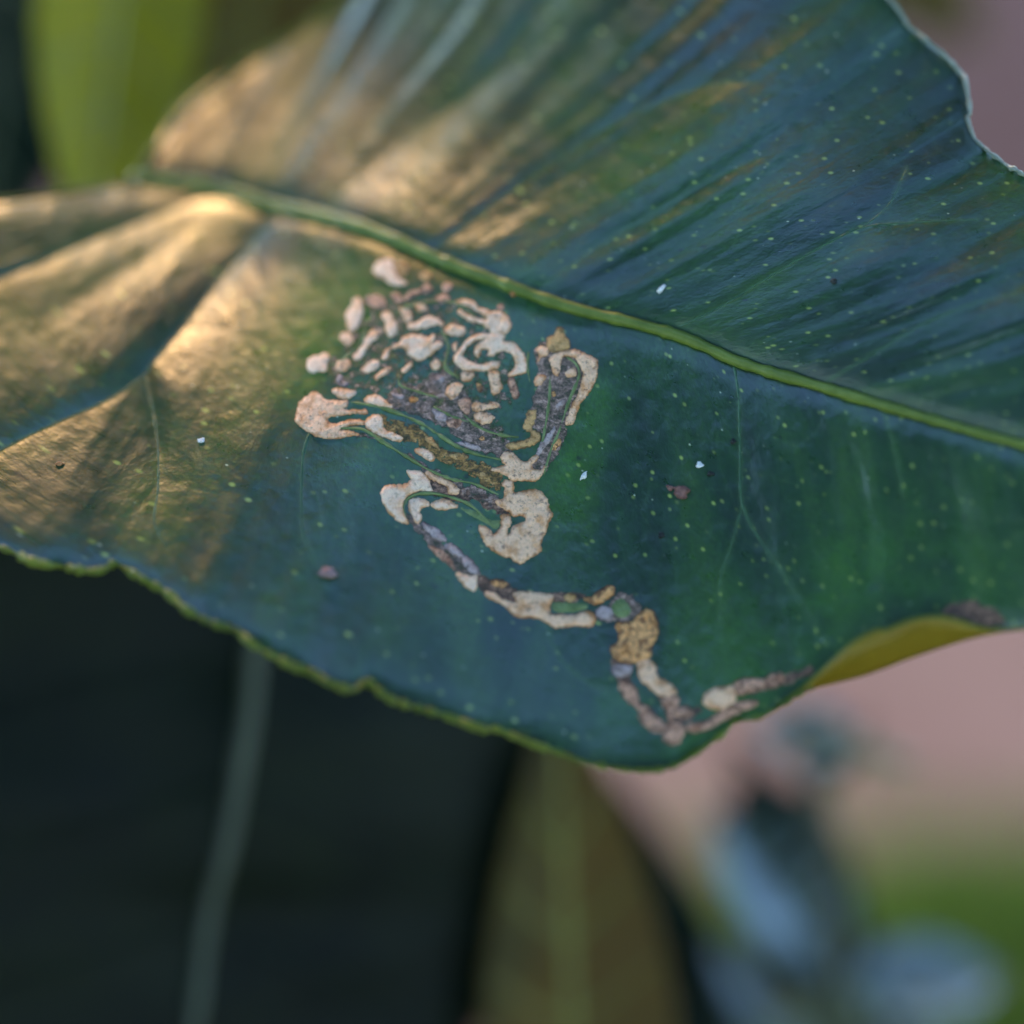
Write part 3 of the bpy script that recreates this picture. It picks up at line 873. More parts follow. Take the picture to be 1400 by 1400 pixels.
BL = [  # (zoom, material, height, polygon): raised dry blisters
    ('B', 'white', 3.2, [(600, 460), (650, 450), (680, 500), (680, 560), (665, 620), (640, 690), (590, 730), (555, 690), (545, 620), (535, 590), (560, 540), (590, 510)]),
    ('B', 'peach', 3.0, [(500, 740), (550, 720), (600, 760), (605, 800), (560, 835), (515, 810), (490, 770)]),
    ('B', 'white', 3.4, [(245, 930), (330, 900), (390, 890), (415, 920), (395, 980), (380, 1040), (320, 1040), (270, 1050), (235, 1010)]),
    ('B', 'white', 2.8, [(750, 700), (800, 720), (795, 770), (750, 810), (720, 850), (690, 900), (640, 950), (605, 950), (600, 910), (640, 860), (680, 810), (690, 770), (720, 740)]),
    ('B', 'peach', 2.8, [(450, 990), (510, 940), (560, 940), (590, 990), (560, 1020), (520, 1045), (470, 1030)]),
    ('B', 'white', 3.0, [(820, 590), (870, 555), (910, 575), (930, 620), (955, 670), (945, 730), (905, 765), (870, 740), (855, 690), (845, 640)]),
    ('B', 'peach', 2.6, [(965, 540), (1010, 525), (1060, 550), (1070, 610), (1050, 650), (1010, 650), (995, 600)]),
    ('B', 'white', 2.8, [(1030, 660), (1100, 640), (1180, 600), (1250, 600), (1320, 650), (1320, 675), (1260, 670), (1180, 690), (1100, 705), (1040, 695)]),
    ('B', 'white', 3.0, [(1325, 690), (1380, 660), (1440, 670), (1490, 690), (1490, 735), (1440, 755), (1390, 750), (1340, 730)]),
    ('B', 'white', 4.0, [(990, 770), (1060, 740), (1140, 740), (1200, 760), (1240, 745), (1260, 770), (1235, 800), (1300, 800), (1310, 830), (1250, 880), (1200, 920), (1130, 955), (1070, 930), (1030, 890), (1000, 850), (940, 850), (890, 870), (880, 930), (840, 945), (830, 920), (850, 870), (900, 840), (960, 810)]),
    ('B', 'white', 3.0, [(660, 1020), (720, 960), (790, 945), (810, 990), (770, 1030), (720, 1055), (680, 1050)]),
    ('B', 'peach', 2.6, [(765, 1080), (820, 1030), (880, 1000), (905, 1010), (880, 1050), (830, 1080), (790, 1110)]),
    ('B', 'peach', 2.6, [(980, 1030), (1020, 990), (1065, 950), (1080, 980), (1040, 1030), (1000, 1055)]),
    ('B', 'white', 3.2, [(430, 1190), (480, 1170), (560, 1180), (620, 1190), (615, 1220), (560, 1255), (490, 1245)]),
    ('B', 'lilac', 2.2, [(465, 1100), (490, 1060), (520, 1090), (560, 1130), (540, 1165), (480, 1150)]),
    ('B', 'white', 3.4, [(690, 1250), (760, 1220), (830, 1240), (870, 1280), (915, 1310), (900, 1340), (840, 1330), (770, 1300), (710, 1290)]),
    ('B', 'white', 3.2, [(760, 220), (800, 160), (870, 140), (920, 155), (930, 220), (980, 300), (1030, 330), (1000, 350), (900, 340), (850, 300), (790, 280)]),
    ('B', 'tan', 2.4, [(935, 180), (1000, 160), (1050, 190), (1040, 240), (1000, 290), (950, 250)]),
    ('B', 'pink', 2.2, [(900, 430), (960, 410), (990, 450), (1060, 400), (1140, 380), (1180, 340), (1220, 360), (1220, 400), (1130, 420), (1060, 450), (980, 490), (930, 470)]),
    ('B', 'peach', 2.4, [(1080, 500), (1140, 490), (1200, 530), (1180, 560), (1120, 560)]),
    ('B', 'tan', 2.2, [(1120, 260), (1190, 240), (1230, 280), (1200, 330), (1160, 320), (1125, 290)]),
    ('B', 'pink', 2.0, [(1250, 450), (1320, 420), (1370, 440), (1350, 480), (1280, 490)]),
    ('B', 'pink', 2.0, [(1310, 360), (1350, 330), (1385, 350), (1370, 395), (1330, 400)]),
    ('B', 'pink', 1.8, [(700, 450), (790, 430), (860, 470), (850, 520), (760, 530), (710, 500)]),
    ('B', 'peach', 2.4, [(1210, 980), (1250, 930), (1290, 950), (1300, 1000), (1250, 1020)]),
    ('B', 'orange', 2.2, [(1030, 1250), (1080, 1230), (1120, 1260), (1100, 1290), (1050, 1285)]),
    ('B', 'lilac', 1.8, [(890, 1210), (950, 1200), (1010, 1230), (1000, 1260), (930, 1250)]),
    ('B', 'lilac', 2.0, [(1210, 1080), (1280, 1050), (1340, 1080), (1310, 1130), (1240, 1130)]),
    ('C', 'white', 3.4, [(130, 480), (200, 460), (280, 480), (320, 530), (380, 540), (430, 560), (490, 560), (550, 600), (575, 660), (560, 710), (520, 740), (430, 740), (400, 700), (330, 655), (250, 640), (190, 600), (150, 570), (165, 545), (220, 570), (280, 600), (345, 620), (385, 615), (360, 590), (300, 560), (250, 520), (190, 505)]),
    ('C', 'white', 3.4, [(400, 735), (520, 735), (520, 795), (590, 800), (640, 850), (690, 920), (705, 990), (690, 1050), (640, 1065), (560, 1080), (550, 1050), (600, 1010), (605, 960), (570, 890), (500, 880), (430, 915), (390, 905), (400, 870), (340, 860), (325, 920), (300, 920), (280, 880), (310, 820), (370, 780)]),
    ('C', 'white', 3.2, [(400, 738), (330, 735), (250, 765), (190, 820), (150, 880), (115, 940), (150, 990), (200, 1030), (290, 1030), (390, 1030), (470, 1010), (490, 960), (430, 955), (340, 975), (270, 965), (210, 930), (200, 890), (240, 830), (300, 790), (370, 775)]),
    ('C', 'peach', 2.8, [(190, 1037), (280, 1040), (270, 1090), (230, 1120), (180, 1110), (170, 1075)]),
    ('C', 'peach', 3.2, [(400, 1030), (470, 1030), (490, 1100), (505, 1160), (480, 1210), (440, 1230), (415, 1190), (410, 1130), (395, 1080)]),
    ('C', 'orange', 2.2, [(300, 1130), (345, 1140), (355, 1180), (330, 1205), (305, 1180)]),
    ('C', 'peach', 3.0, [(60, 1160), (110, 1125), (180, 1130), (190, 1170), (150, 1230), (110, 1265), (50, 1220)]),
    ('C', 'pink', 2.4, [(150, 1270), (200, 1250), (260, 1268), (250, 1330), (230, 1380), (170, 1330)]),
    ('C', 'peach', 2.6, [(270, 1275), (360, 1290), (440, 1275), (480, 1300), (460, 1330), (380, 1340), (320, 1360), (262, 1350)]),
    ('C', 'peach', 3.4, [(1060, 860), (1140, 880), (1200, 910), (1260, 940), (1265, 1010), (1255, 1090), (1230, 1150), (1190, 1220), (1150, 1270), (1110, 1340), (1085, 1420), (1060, 1460), (1005, 1460), (1030, 1370), (1070, 1280), (1110, 1220), (1130, 1130), (1150, 1060), (1120, 990), (1070, 930), (1000, 920), (980, 960), (970, 1030), (940, 1080), (910, 1050), (890, 990), (880, 940), (910, 900), (980, 880)]),
    ('C', 'tan', 2.8, [(860, 770), (920, 740), (950, 680), (985, 690), (1010, 750), (1050, 820), (1030, 860), (960, 885), (880, 880), (860, 840)]),
    ('C', 'peach', 2.8, [(770, 860), (840, 830), (890, 860), (870, 900), (820, 940), (800, 980), (780, 960), (790, 900)]),
    ('C', 'peach', 2.6, [(1000, 1050), (1050, 1010), (1090, 1010), (1100, 1060), (1070, 1090), (1020, 1080)]),
    ('C', 'peach', 2.4, [(760, 1100), (800, 1065), (860, 1070), (850, 1110), (820, 1145), (770, 1150)]),
    ('C', 'peach', 2.0, [(100, 830), (140, 800), (155, 840), (130, 885)]),
    ('C', 'lilac', 2.0, [(930, 1310), (980, 1255), (1020, 1265), (990, 1320), (950, 1350)]),
    ('C', 'pink', 2.0, [(560, 1080), (600, 1100), (625, 1170), (640, 1230), (600, 1260), (575, 1190), (550, 1130)]),
    ('C', 'orange', 2.0, [(890, 1215), (920, 1195), (935, 1225), (905, 1245)]),
    ('C', 'orange', 2.0, [(1060, 580), (1090, 610), (1085, 640), (1055, 620)]) if False else ('C', 'pink', 1.8, [(470, 510), (495, 500), (515, 525), (495, 550), (470, 540)]),
    ('E', 'tan', 3.0, [(820, 130), (890, 110), (895, 160), (880, 220), (860, 270), (910, 290), (930, 330), (920, 370), (850, 410), (760, 430), (700, 445), (650, 410), (670, 380), (750, 370), (820, 350), (850, 310), (800, 280), (790, 240), (810, 180)]),
    ('E', 'peach', 3.6, [(620, 470), (680, 450), (740, 490), (760, 520), (820, 530), (880, 480), (910, 490), (900, 530), (860, 560), (880, 590), (930, 590), (960, 560), (985, 575), (960, 610), (900, 680), (840, 690), (760, 680), (710, 690), (680, 670), (650, 640), (600, 620), (540, 610), (530, 590), (600, 570), (640, 560), (610, 510)]),
    ('E', 'peach', 4.0, [(640, 680), (700, 690), (720, 730), (710, 770), (740, 780), (800, 765), (890, 755), (950, 790), (985, 840), (1000, 900), (1025, 950), (1010, 1000), (985, 1030), (970, 1100), (950, 1130), (930, 1190), (930, 1240), (880, 1280), (820, 1310), (780, 1345), (720, 1330), (690, 1300), (640, 1290), (560, 1250), (500, 1200), (460, 1140), (435, 1070), (440, 1040), (500, 1060), (540, 1090), (555, 1110), (590, 1080), (615, 1040), (610, 960), (640, 950), (690, 965), (690, 1020), (670, 1070), (660, 1110), (690, 1100), (700, 1060), (740, 1030), (790, 1020), (810, 985), (780, 965), (720, 970), (680, 940), (620, 900), (570, 870), (565, 840), (610, 830), (640, 800), (640, 740), (620, 720)]),
    ('E', 'peach', 3.0, [(0, 625), (30, 600), (100, 640), (180, 670), (220, 690), (260, 720), (290, 760), (280, 790), (230, 800), (190, 790), (180, 740), (130, 710), (60, 680)]),
    ('E', 'white', 3.4, [(50, 870), (100, 840), (160, 830), (220, 850), (270, 890), (220, 905), (160, 920), (90, 910)]),
    ('E', 'tan', 2.2, [(0, 320), (60, 340), (110, 400), (130, 440), (80, 420), (20, 380)]),
    ('E', 'tan', 2.2, [(200, 470), (280, 460), (350, 480), (340, 510), (260, 520), (200, 500)]),
    ('E', 'tan', 2.2, [(425, 620), (470, 605), (505, 640), (460, 665)]),
    ('E', 'pink', 2.2, [(180, 210), (230, 190), (290, 180), (290, 220), (260, 270), (200, 250)]),
    ('E', 'peach', 2.8, [(390, 160), (440, 130), (520, 150), (560, 180), (530, 220), (470, 240), (420, 210)]),
    ('E', 'orange', 2.0, [(430, 340), (470, 325), (490, 350), (460, 370)]),
    ('E', 'lilac', 1.8, [(890, 465), (930, 380), (980, 310), (1040, 250), (1050, 290), (1010, 360), (960, 430), (915, 485)]),
    ('E', 'orange', 2.0, [(1020, 380), (1080, 340), (1092, 380), (1060, 430), (1020, 440)]),
    ('E', 'lilac', 1.8, [(60, 100), (140, 130), (190, 170), (160, 220), (90, 190)]),
    ('E', 'lilac', 1.8, [(240, 380), (330, 370), (420, 400), (500, 430), (460, 450), (340, 420)]),
    ('D', 'white', 3.0, [(1090, 500), (1140, 480), (1200, 500), (1250, 540), (1245, 580), (1200, 585), (1150, 550)]),
    ('D', 'peach', 3.4, [(150, 200), (170, 120), (230, 70), (290, 30), (340, 50), (370, 90), (450, 100), (550, 100), (560, 140), (520, 170), (600, 180), (650, 180), (690, 165), (715, 190), (700, 215), (640, 205), (560, 215), (460, 225), (400, 240), (400, 270), (450, 290), (520, 270), (600, 250), (680, 260), (690, 285), (640, 300), (560, 310), (500, 330), (560, 340), (630, 360), (650, 380), (560, 390), (470, 405), (380, 405), (300, 385), (230, 350), (180, 310), (135, 260)]),
    ('D', 'white', 3.2, [(690, 290), (720, 240), (780, 215), (830, 230), (840, 300), (870, 340), (920, 355), (990, 390), (1000, 415), (960, 430), (880, 410), (800, 380), (740, 350)]),
    ('D', 'white', 3.6, [(820, 830), (870, 780), (950, 775), (1010, 770), (1060, 730), (1040, 690), (1020, 660), (1080, 660), (1150, 670), (1200, 720), (1225, 790), (1245, 820), (1200, 835), (1130, 825), (1070, 850), (1010, 890), (1000, 950), (1010, 1010), (1045, 1075), (990, 1080), (940, 1050), (880, 990), (840, 920), (825, 870)]),
    ('D', 'white', 3.2, [(1050, 900), (1110, 880), (1190, 900), (1205, 940), (1150, 960), (1130, 990), (1145, 1040), (1120, 1085), (1090, 1070), (1060, 1010), (1040, 960)]),
    ('D', 'lilac', 2.2, [(1140, 1070), (1200, 1090), (1280, 1130), (1340, 1200), (1340, 1230), (1260, 1210), (1180, 1150)]),
    ('F', 'lilac', 2.8, [(220, 215), (260, 200), (310, 230), (350, 270), (340, 290), (290, 275), (240, 245)]),
    ('F', 'lilac', 2.4, [(330, 290), (370, 285), (410, 320), (440, 370), (420, 400), (370, 370), (340, 330)]),
    ('F', 'pink', 2.0, [(120, 210), (170, 230), (240, 260), (270, 320), (290, 370), (230, 320), (160, 260)]),
    ('F', 'white', 3.2, [(300, 385), (350, 400), (390, 410), (430, 400), (430, 440), (425, 490), (390, 500), (340, 460), (310, 420)]),
    ('F', 'peach', 3.4, [(480, 510), (530, 510), (590, 550), (640, 570), (680, 570), (660, 530), (680, 510), (760, 510), (850, 520), (900, 525), (915, 550), (895, 600), (900, 650), (950, 655), (1040, 660), (1120, 635), (1170, 645), (1185, 690), (1150, 730), (1070, 725), (990, 730), (930, 735), (880, 710), (830, 680), (760, 675), (680, 665), (620, 610), (570, 575), (500, 545)]),
    ('F', 'orange', 3.2, [(1105, 550), (1160, 545), (1200, 510), (1260, 470), (1300, 480), (1305, 520), (1260, 560), (1190, 590), (1140, 575)]),
    ('F', 'orange', 2.2, [(520, 445), (560, 430), (620, 450), (600, 480), (540, 475)]),
    ('F', 'tan', 2.0, [(980, 530), (1050, 520), (1060, 560), (1010, 570)]),
    ('F', 'lilac', 1.8, [(1190, 620), (1240, 600), (1290, 620), (1290, 680), (1230, 690), (1190, 670)]),
    ('G', 'orange', 3.6, [(175, 300), (230, 290), (270, 290), (300, 250), (340, 220), (380, 235), (405, 290), (410, 340), (395, 390), (370, 430), (370, 470), (350, 500), (300, 510), (240, 520), (200, 510), (155, 470), (150, 430), (185, 410), (190, 360)]),
    ('G', 'peach', 3.2, [(300, 515), (340, 505), (390, 530), (400, 590), (440, 620), (490, 650), (510, 690), (470, 710), (420, 700), (370, 660), (320, 620), (300, 570)]),
    ('G', 'pink', 3.0, [(480, 700), (520, 720), (520, 770), (580, 780), (600, 800), (560, 825), (500, 830), (540, 870), (560, 900), (530, 960), (490, 980), (440, 945), (460, 900), (470, 850), (460, 790), (440, 750)]),
    ('G', 'peach', 3.2, [(670, 710), (720, 670), (770, 660), (830, 650), (850, 700), (830, 750), (770, 780), (710, 775), (670, 750)]),
    ('G', 'pink', 2.6, [(840, 650), (870, 620), (940, 615), (1000, 620), (1010, 650), (930, 680), (855, 695)]),
    ('G', 'pink', 2.2, [(1010, 620), (1060, 590), (1110, 590), (1110, 630), (1030, 660)]),
    ('G', 'pink', 2.4, [(580, 870), (680, 850), (760, 800), (850, 750), (950, 735), (960, 755), (860, 800), (760, 850), (690, 890), (600, 905)]),
    ('G', 'pink', 2.4, [(200, 620), (260, 640), (290, 690), (300, 750), (350, 770), (390, 820), (440, 860), (440, 900), (380, 900), (320, 850), (300, 780), (230, 720), (200, 670)]),
    ('G', 'lilac', 1.8, [(150, 540), (210, 530), (260, 540), (250, 580), (200, 600), (160, 580)]),
]
RIDGES = [  # green galleries left standing between the blisters
    ('A', 2.8, [(290, 640), (420, 665), (560, 720), (640, 770), (720, 820), (800, 850), (890, 870)]),
    ('A', 2.8, [(250, 745), (340, 750), (420, 800), (500, 850), (600, 910), (700, 950), (780, 965), (880, 1010)]),
    ('A', 2.6, [(510, 1110), (503, 1050), (540, 1012), (620, 1005), (720, 1030), (780, 1060), (850, 1130)]),
    ('A', 2.4, [(1060, 930), (1090, 830), (1120, 760), (1160, 640), (1200, 540), (1190, 490), (1150, 460)]),
    ('A', 2.4, [(740, 690), (800, 740), (880, 770), (960, 780)]),
    ('A', 2.4, [(1000, 440), (995, 500), (1005, 560)]),
    ('A', 2.4, [(1050, 830), (1080, 650), (1085, 540)]),
    ('A', 2.8, [(650, 350), (680, 420), (668, 500), (720, 545)]),
    ('A', 2.4, [(480, 530), (490, 575), (560, 600), (640, 625)]),
    ('A', 2.2, [(340, 300), (345, 370), (300, 440), (215, 500)]),
    ('A', 2.2, [(620, 660), (700, 700), (760, 720)]),
    ('A', 2.4, [(430, 300), (560, 250), (700, 245), (790, 300)]),
]
mine = empty('leaf_mine', (0, 0, 0))
mine.parent = leaf
mine['label'] = 'winding peach and grey leaf miner trail'
for i, (zm, mk, poly) in enumerate(SCARS):
    patch('scar_skin', tr(zm, poly), 0.9, M[mk], mine, spacing=2.6, edge_w=2.0, lump=0.5, seed=i * 3.1, jag=3.5, tooth=7)
for i, (zm, mk, h, poly) in enumerate(BL):
    patch('blister', tr(zm, poly), h * 1.05 + 0.6, M[mk], mine, spacing=2.1, edge_w=2.4, lump=1.3, seed=i * 1.7, jag=1.2, grow={'G': 2.0, 'F': 1.4}.get(zm, 0.9) + (0.8 if mk == 'pink' else 0))
for i, (zm, r, pts) in enumerate(RIDGES):
    surf_tube('tunnel_ridge', tr(zm, pts), [r * 0.4, r * 0.9, r * 0.75, r * 0.9, r * 0.4], M['ridge'], mine, lift=0.25, step=3, seg=8, jitter=0.55, seed=i)
patch('green_island', tr('G', [(140, 205), (180, 160), (215, 155), (255, 195), (258, 245), (220, 270), (170, 262)]), 2.4, M['ridge'], mine, seed=5)
patch('green_island', tr('F', [(905, 590), (960, 570), (1060, 580), (1140, 590), (1120, 625), (1020, 645), (920, 635)]), 2.0, M['ridge'], mine, seed=8)
patch('green_island', tr('A', [(720, 1060), (790, 1075), (850, 1110), (890, 1110), (870, 1150), (820, 1120), (760, 1090)]), 1.6, M['ridge'], mine, seed=9)

# ------------------------------------------------------------------ debris lying on the leaf
def crumb(name, x, y, size, mat, label, cat, seed, stretch=(1, 1, 1), rot=0.0):
    z = float(zsurf([(x, y)])[0])
    e = 6.0
    z1, z2, z3, z4 = zsurf([(x - e, y), (x + e, y), (x, y - e), (x, y + e)])
    tx = (at(x + e, y, z2) - at(x - e, y, z1)).normalized()
    ty = (at(x, y - e, z3) - at(x, y + e, z4)).normalized()
    nz = tx.cross(ty).normalized()
    ty = nz.cross(tx)
    bm = bmesh.new()
    bmesh.ops.create_icosphere(bm, subdivisions=3, radius=1.0)
    r = random.Random(seed)
    ph = [r.uniform(0, 6.28) for _ in range(6)]
    ca, sa = math.cos(rot), math.sin(rot)
    p0 = at(x, y, z)
    for v in bm.verts:
        c = v.co
        k = 1 + 0.22 * math.sin(3.1 * c.x + ph[0]) + 0.2 * math.sin(4.3 * c.y + ph[1]) + 0.16 * math.sin(6.7 * c.z + 5 * c.x + ph[2]) + 0.08 * math.sin(11 * c.y + ph[3])
        lx, ly, lz = c.x * k * stretch[0] * size, c.y * k * stretch[1] * size, c.z * k * stretch[2] * size
        lx, ly = lx * ca - ly * sa, lx * sa + ly * ca
        v.co = (tx * lx + ty * ly + nz * (lz + stretch[2] * size * 0.55)) * S
    me = bpy.data.meshes.new(name)
    bm.to_mesh(me); bm.free()
    me.polygons.foreach_set('use_smooth', [True] * len(me.polygons))
    me.materials.append(mat)
    o = bpy.data.objects.new(name, me)
    col.objects.link(o)
    o.location = p0
    tag(o, label, cat)
    return o


M['crumb_brown'] = mat_plain('crumb_red_brown', (0.13, 0.055, 0.04), (0.30, 0.14, 0.10), 2500, 0.7, 0.6, 0.0002)
M['crumb_pink'] = mat_plain('crumb_dull_pink', (0.20, 0.12, 0.11), (0.36, 0.23, 0.21), 2500, 0.7, 0.6, 0.0002)
M['crumb_white'] = mat_plain('crumb_white', (0.65, 0.63, 0.55), (0.85, 0.83, 0.76), 2500, 0.6, 0.4, 0.0001)
M['crumb_dark'] = mat_plain('crumb_black', (0.008, 0.010, 0.006), (0.03, 0.03, 0.02), 2500, 0.7, 0.4, 0.0001)
M['crumb_orange'] = mat_plain('crumb_orange', (0.35, 0.12, 0.03), (0.50, 0.22, 0.07), 2500, 0.6, 0.4, 0.0001)
crumb('dirt_crumb', 931, 673, 9, M['crumb_brown'], 'reddish brown crumb lying on the green leaf right of the mine', 'crumb', 1, (1.25, 0.8, 0.6), -0.25)
crumb('dirt_crumb', 916, 667, 4.5, M['crumb_brown'], 'tiny reddish brown grain touching the larger brown crumb', 'crumb', 2, (1.1, 0.7, 0.6), -0.4)
crumb('dirt_crumb', 448, 785, 9, M['crumb_pink'], 'dull pink elongated crumb near the lower leaf margin', 'crumb', 3, (1.5, 0.7, 0.6), -0.1)
crumb('white_flake', 798, 651, 5, M['crumb_white'], 'white flake beside the large peach blister', 'flake', 4, (1.5, 0.6, 0.5), 0.95)
crumb('white_flake', 905, 395, 4.5, M['crumb_white'], 'white flake just above the midrib', 'flake', 5, (1.5, 0.6, 0.5), 0.9)
crumb('white_flake', 275, 603, 4, M['crumb_white'], 'small white flake between two lateral veins', 'flake', 6, (1.0, 0.9, 0.5), 0.3)
crumb('white_flake', 957, 636, 5, M['crumb_white'], 'flat pale flake above the reddish brown crumb', 'flake', 16, (1.1, 0.7, 0.25), 0.1)
crumb('orange_speck', 82, 635, 4.5, M['crumb_orange'], 'orange speck on the golden sheen near a lateral vein', 'speck', 7, (1.4, 0.6, 0.5), 0.1)
crumb('black_speck', 1140, 385, 4, M['crumb_dark'], 'black speck beside the pale forked vein', 'speck', 8, (1.2, 0.8, 0.5), 0.4)
crumb('black_speck', 1003, 604, 4, M['crumb_dark'], 'black speck touching the straight pale vein below the midrib', 'speck', 9, (0.9, 1.0, 0.5), 0)
crumb('black_speck', 972, 648, 4, M['crumb_dark'], 'round black speck right of the flat pale flake', 'speck', 10, (1, 0.9, 0.5), 0)
crumb('black_speck', 905, 732, 4, M['crumb_dark'], 'black speck below the reddish brown crumb', 'speck', 12, (1, 0.9, 0.5), 0)
crumb('yellow_grain', 702, 401, 5, M['crumb_orange'], 'yellowish grain caught under the edge of the midrib', 'grain', 13, (1.0, 0.9, 0.7), 0)

# ------------------------------------------------------------------ other leaves of the bush
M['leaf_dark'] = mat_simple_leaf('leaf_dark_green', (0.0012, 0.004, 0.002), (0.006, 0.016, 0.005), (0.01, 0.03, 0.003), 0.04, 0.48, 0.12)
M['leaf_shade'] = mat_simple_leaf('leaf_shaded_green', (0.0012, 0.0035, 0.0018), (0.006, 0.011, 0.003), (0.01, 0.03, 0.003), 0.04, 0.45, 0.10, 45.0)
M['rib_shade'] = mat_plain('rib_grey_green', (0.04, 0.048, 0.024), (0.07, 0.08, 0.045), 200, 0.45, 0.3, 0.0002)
M['leaf_olive'] = mat_simple_leaf('leaf_olive_brown', (0.06, 0.048, 0.006), (0.12, 0.085, 0.010), (0.26, 0.18, 0.010), 0.5, 0.5, 0.3)
M['leaf_yellow'] = mat_simple_leaf('leaf_yellow_green', (0.08, 0.11, 0.006), (0.15, 0.18, 0.010), (0.56, 0.56, 0.010), 0.6, 0.5, 0.3)
M['leaf_sheen'] = mat_simple_leaf('leaf_glossy_green', (0.02, 0.05, 0.03), (0.04, 0.08, 0.05), (0.03, 0.08, 0.01), 0.08, 0.32, 1.0, 60.0, 1.8)
M['rib_pale'] = mat_plain('rib_pale_green', (0.10, 0.12, 0.05), (0.17, 0.19, 0.09), 300, 0.45, 0.3, 0.0002)
M['rib_olive'] = mat_plain('rib_olive', (0.20, 0.19, 0.03), (0.30, 0.28, 0.05), 300, 0.45, 0.3, 0.0002)
M['bark'] = mat_plain('twig_bark', (0.035, 0.040, 0.018), (0.09, 0.085, 0.045), 260, 0.7, 0.8, 0.0006)


def citrus_leaf(name, label, base, tip, halfw, facing, mat, rib, vmat=None, sag=0.06, fold=0.12, petiole_to=None, group=None, seed=0, rib_r=0.0011, wav=0.03, widest=0.85, crease=0.0):
    base = Vector(base); tip = Vector(tip)
    a = tip - base; L = a.length; a.normalize()
    nrm = Vector(facing); nrm = (nrm - a * nrm.dot(a)).normalized()
    side = a.cross(nrm).normalized()
    o = empty(name, base)
    tag(o, label, 'leaf', group)
    n, m = 56, 33
    t = np.linspace(0, 1, n)
    wsh = np.sin(np.pi * np.clip(t, 0, 1) ** widest) ** 0.75 * halfw
    wsh = np.maximum(wsh, 0.0004)
    v = np.linspace(-1, 1, m)
    rip = wav * halfw * (vnoise(t[:, None] * 9 + seed, v[None] * 1.3 + 4, 101) * np.abs(v)[None] + 0.5 * vnoise(t[:, None] * 22 + seed, v[None] * 2.0, 102))
    hgt = (fold * np.abs(v)[None] ** 1.2 * wsh[:, None]) + rip - sag * L * (t[:, None] ** 1.6) + 0.0 * v[None]
    hgt = hgt + crease * halfw * np.where(v >= 0, np.exp(-np.abs(v) * 5), 1.0)[None] * np.exp(-((t - 0.34) / 0.13) ** 2)[:, None]
    teeth = 1 + 0.015 * np.sin(t * 90 + seed)
    P = (np.array(a)[None, None] * (L * t)[:, None, None] + np.array(side)[None, None] * (wsh * teeth)[:, None, None] * v[None, :, None] + np.array(nrm)[None, None] * hgt[..., None])
    bl = grid_obj('blade', P, mat, o)
    s = bl.modifiers.new('thickness', 'SOLIDIFY'); s.thickness = 0.0003; s.offset = 0
    c = P[:, m // 2] + np.array(nrm) * 0.0003
    tube('midrib', [Vector(p) for p in c], list(np.interp(t, [0, 1], [rib_r, rib_r * 0.35])), rib, o, seg=10)
    # lateral veins
    for k in range(6):
        for sg in (-1, 1):
            t0 = 0.12 + 0.13 * k
            pts = []
            for j in range(9):
                f = j / 8
                ti = (t0 + 0.10 * f) * (n - 1); vj = (sg * f * 0.9 + 1) * 0.5 * (m - 1)
                i0 = int(ti); j0 = int(vj); i1 = min(i0 + 1, n - 1); j1 = min(j0 + 1, m - 1)
                fi = ti - i0; fj = vj - j0
                p = (P[i0, j0] * (1 - fi) * (1 - fj) + P[i1, j0] * fi * (1 - fj) + P[i0, j1] * (1 - fi) * fj + P[i1, j1] * fi * fj)
                pts.append(Vector(p) + nrm * 0.00012)
            tube('vein', pts, list(np.linspace(0.00026, 0.0001, 9)), vmat or rib, o, seg=6)
    if petiole_to is not None:
        q_ = Vector(petiole_to) - base
        pts = [Vector((0, 0, 0)) + a * 0.002 - nrm * 0.0003]
        for j in range(1, 9):
            f = j / 8
            pts.append(-a * 0.012 * math.sin(f * math.pi) * 0.8 + q_ * f)
        tube('petiole', pts, [rib_r * 1.05] * 9, rib, o, seg=10)
    return o


def to_cam(p):
    return (EYE - Vector(p)).normalized()


UPW = Vector((0, 0, 1))
# twig that carries the leaves, down to the ground behind them
tw = [at(235, 392, 722), at(300, 520, 960), at(360, 640, 1180), at(420, 850, 1500)]
foot = tw[-1] + Vector((0.02, 0.05, 0)); foot.z = -0.02
stem_pts = [tw[0], tw[1], tw[2], tw[3], tw[3].lerp(foot, 0.25) + Vector((0.006, 0, 0)), tw[3].lerp(foot, 0.6) + Vector((-0.008, 0.004, 0)), foot]
sp = catmull([tuple(p) for p in stem_pts], 0.01)
stem = tube('citrus_shrub', [Vector(p) for p in sp], list(np.interp(np.linspace(0, 1, len(sp)), [0, 0.15, 1], [0.0014, 0.0022, 0.0055])), M['bark'], seg=12)
tag(stem, 'green brown woody shrub stem rising behind the mined leaf', 'shrub')
side_pts = catmull([tuple(p) for p in [at(360, 640, 1180), at(520, 420, 1260), at(690, 120, 1330), at(640, -160, 1400), at(430, -420, 1450)]], 0.006)
tg = tube('citrus_twig', [Vector(p) for p in side_pts], list(np.linspace(0.0017, 0.0010, len(side_pts))), M['bark'], seg=10)
tag(tg, 'thin citrus twig arching behind the upper half of the mined leaf', 'twig')

# big shaded leaf, lower left
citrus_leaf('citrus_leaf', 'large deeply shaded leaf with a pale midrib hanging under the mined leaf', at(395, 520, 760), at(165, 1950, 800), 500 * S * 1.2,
            to_cam(at(300, 1100, 700)) + Vector((0.1, 0, -0.8)), M['leaf_shade'], M['rib_shade'], M['leaf_dark'], sag=-0.03, fold=0.03, petiole_to=tuple(Vector(tw[2])), seed=1, rib_r=0.0013, widest=0.8, crease=0.07)
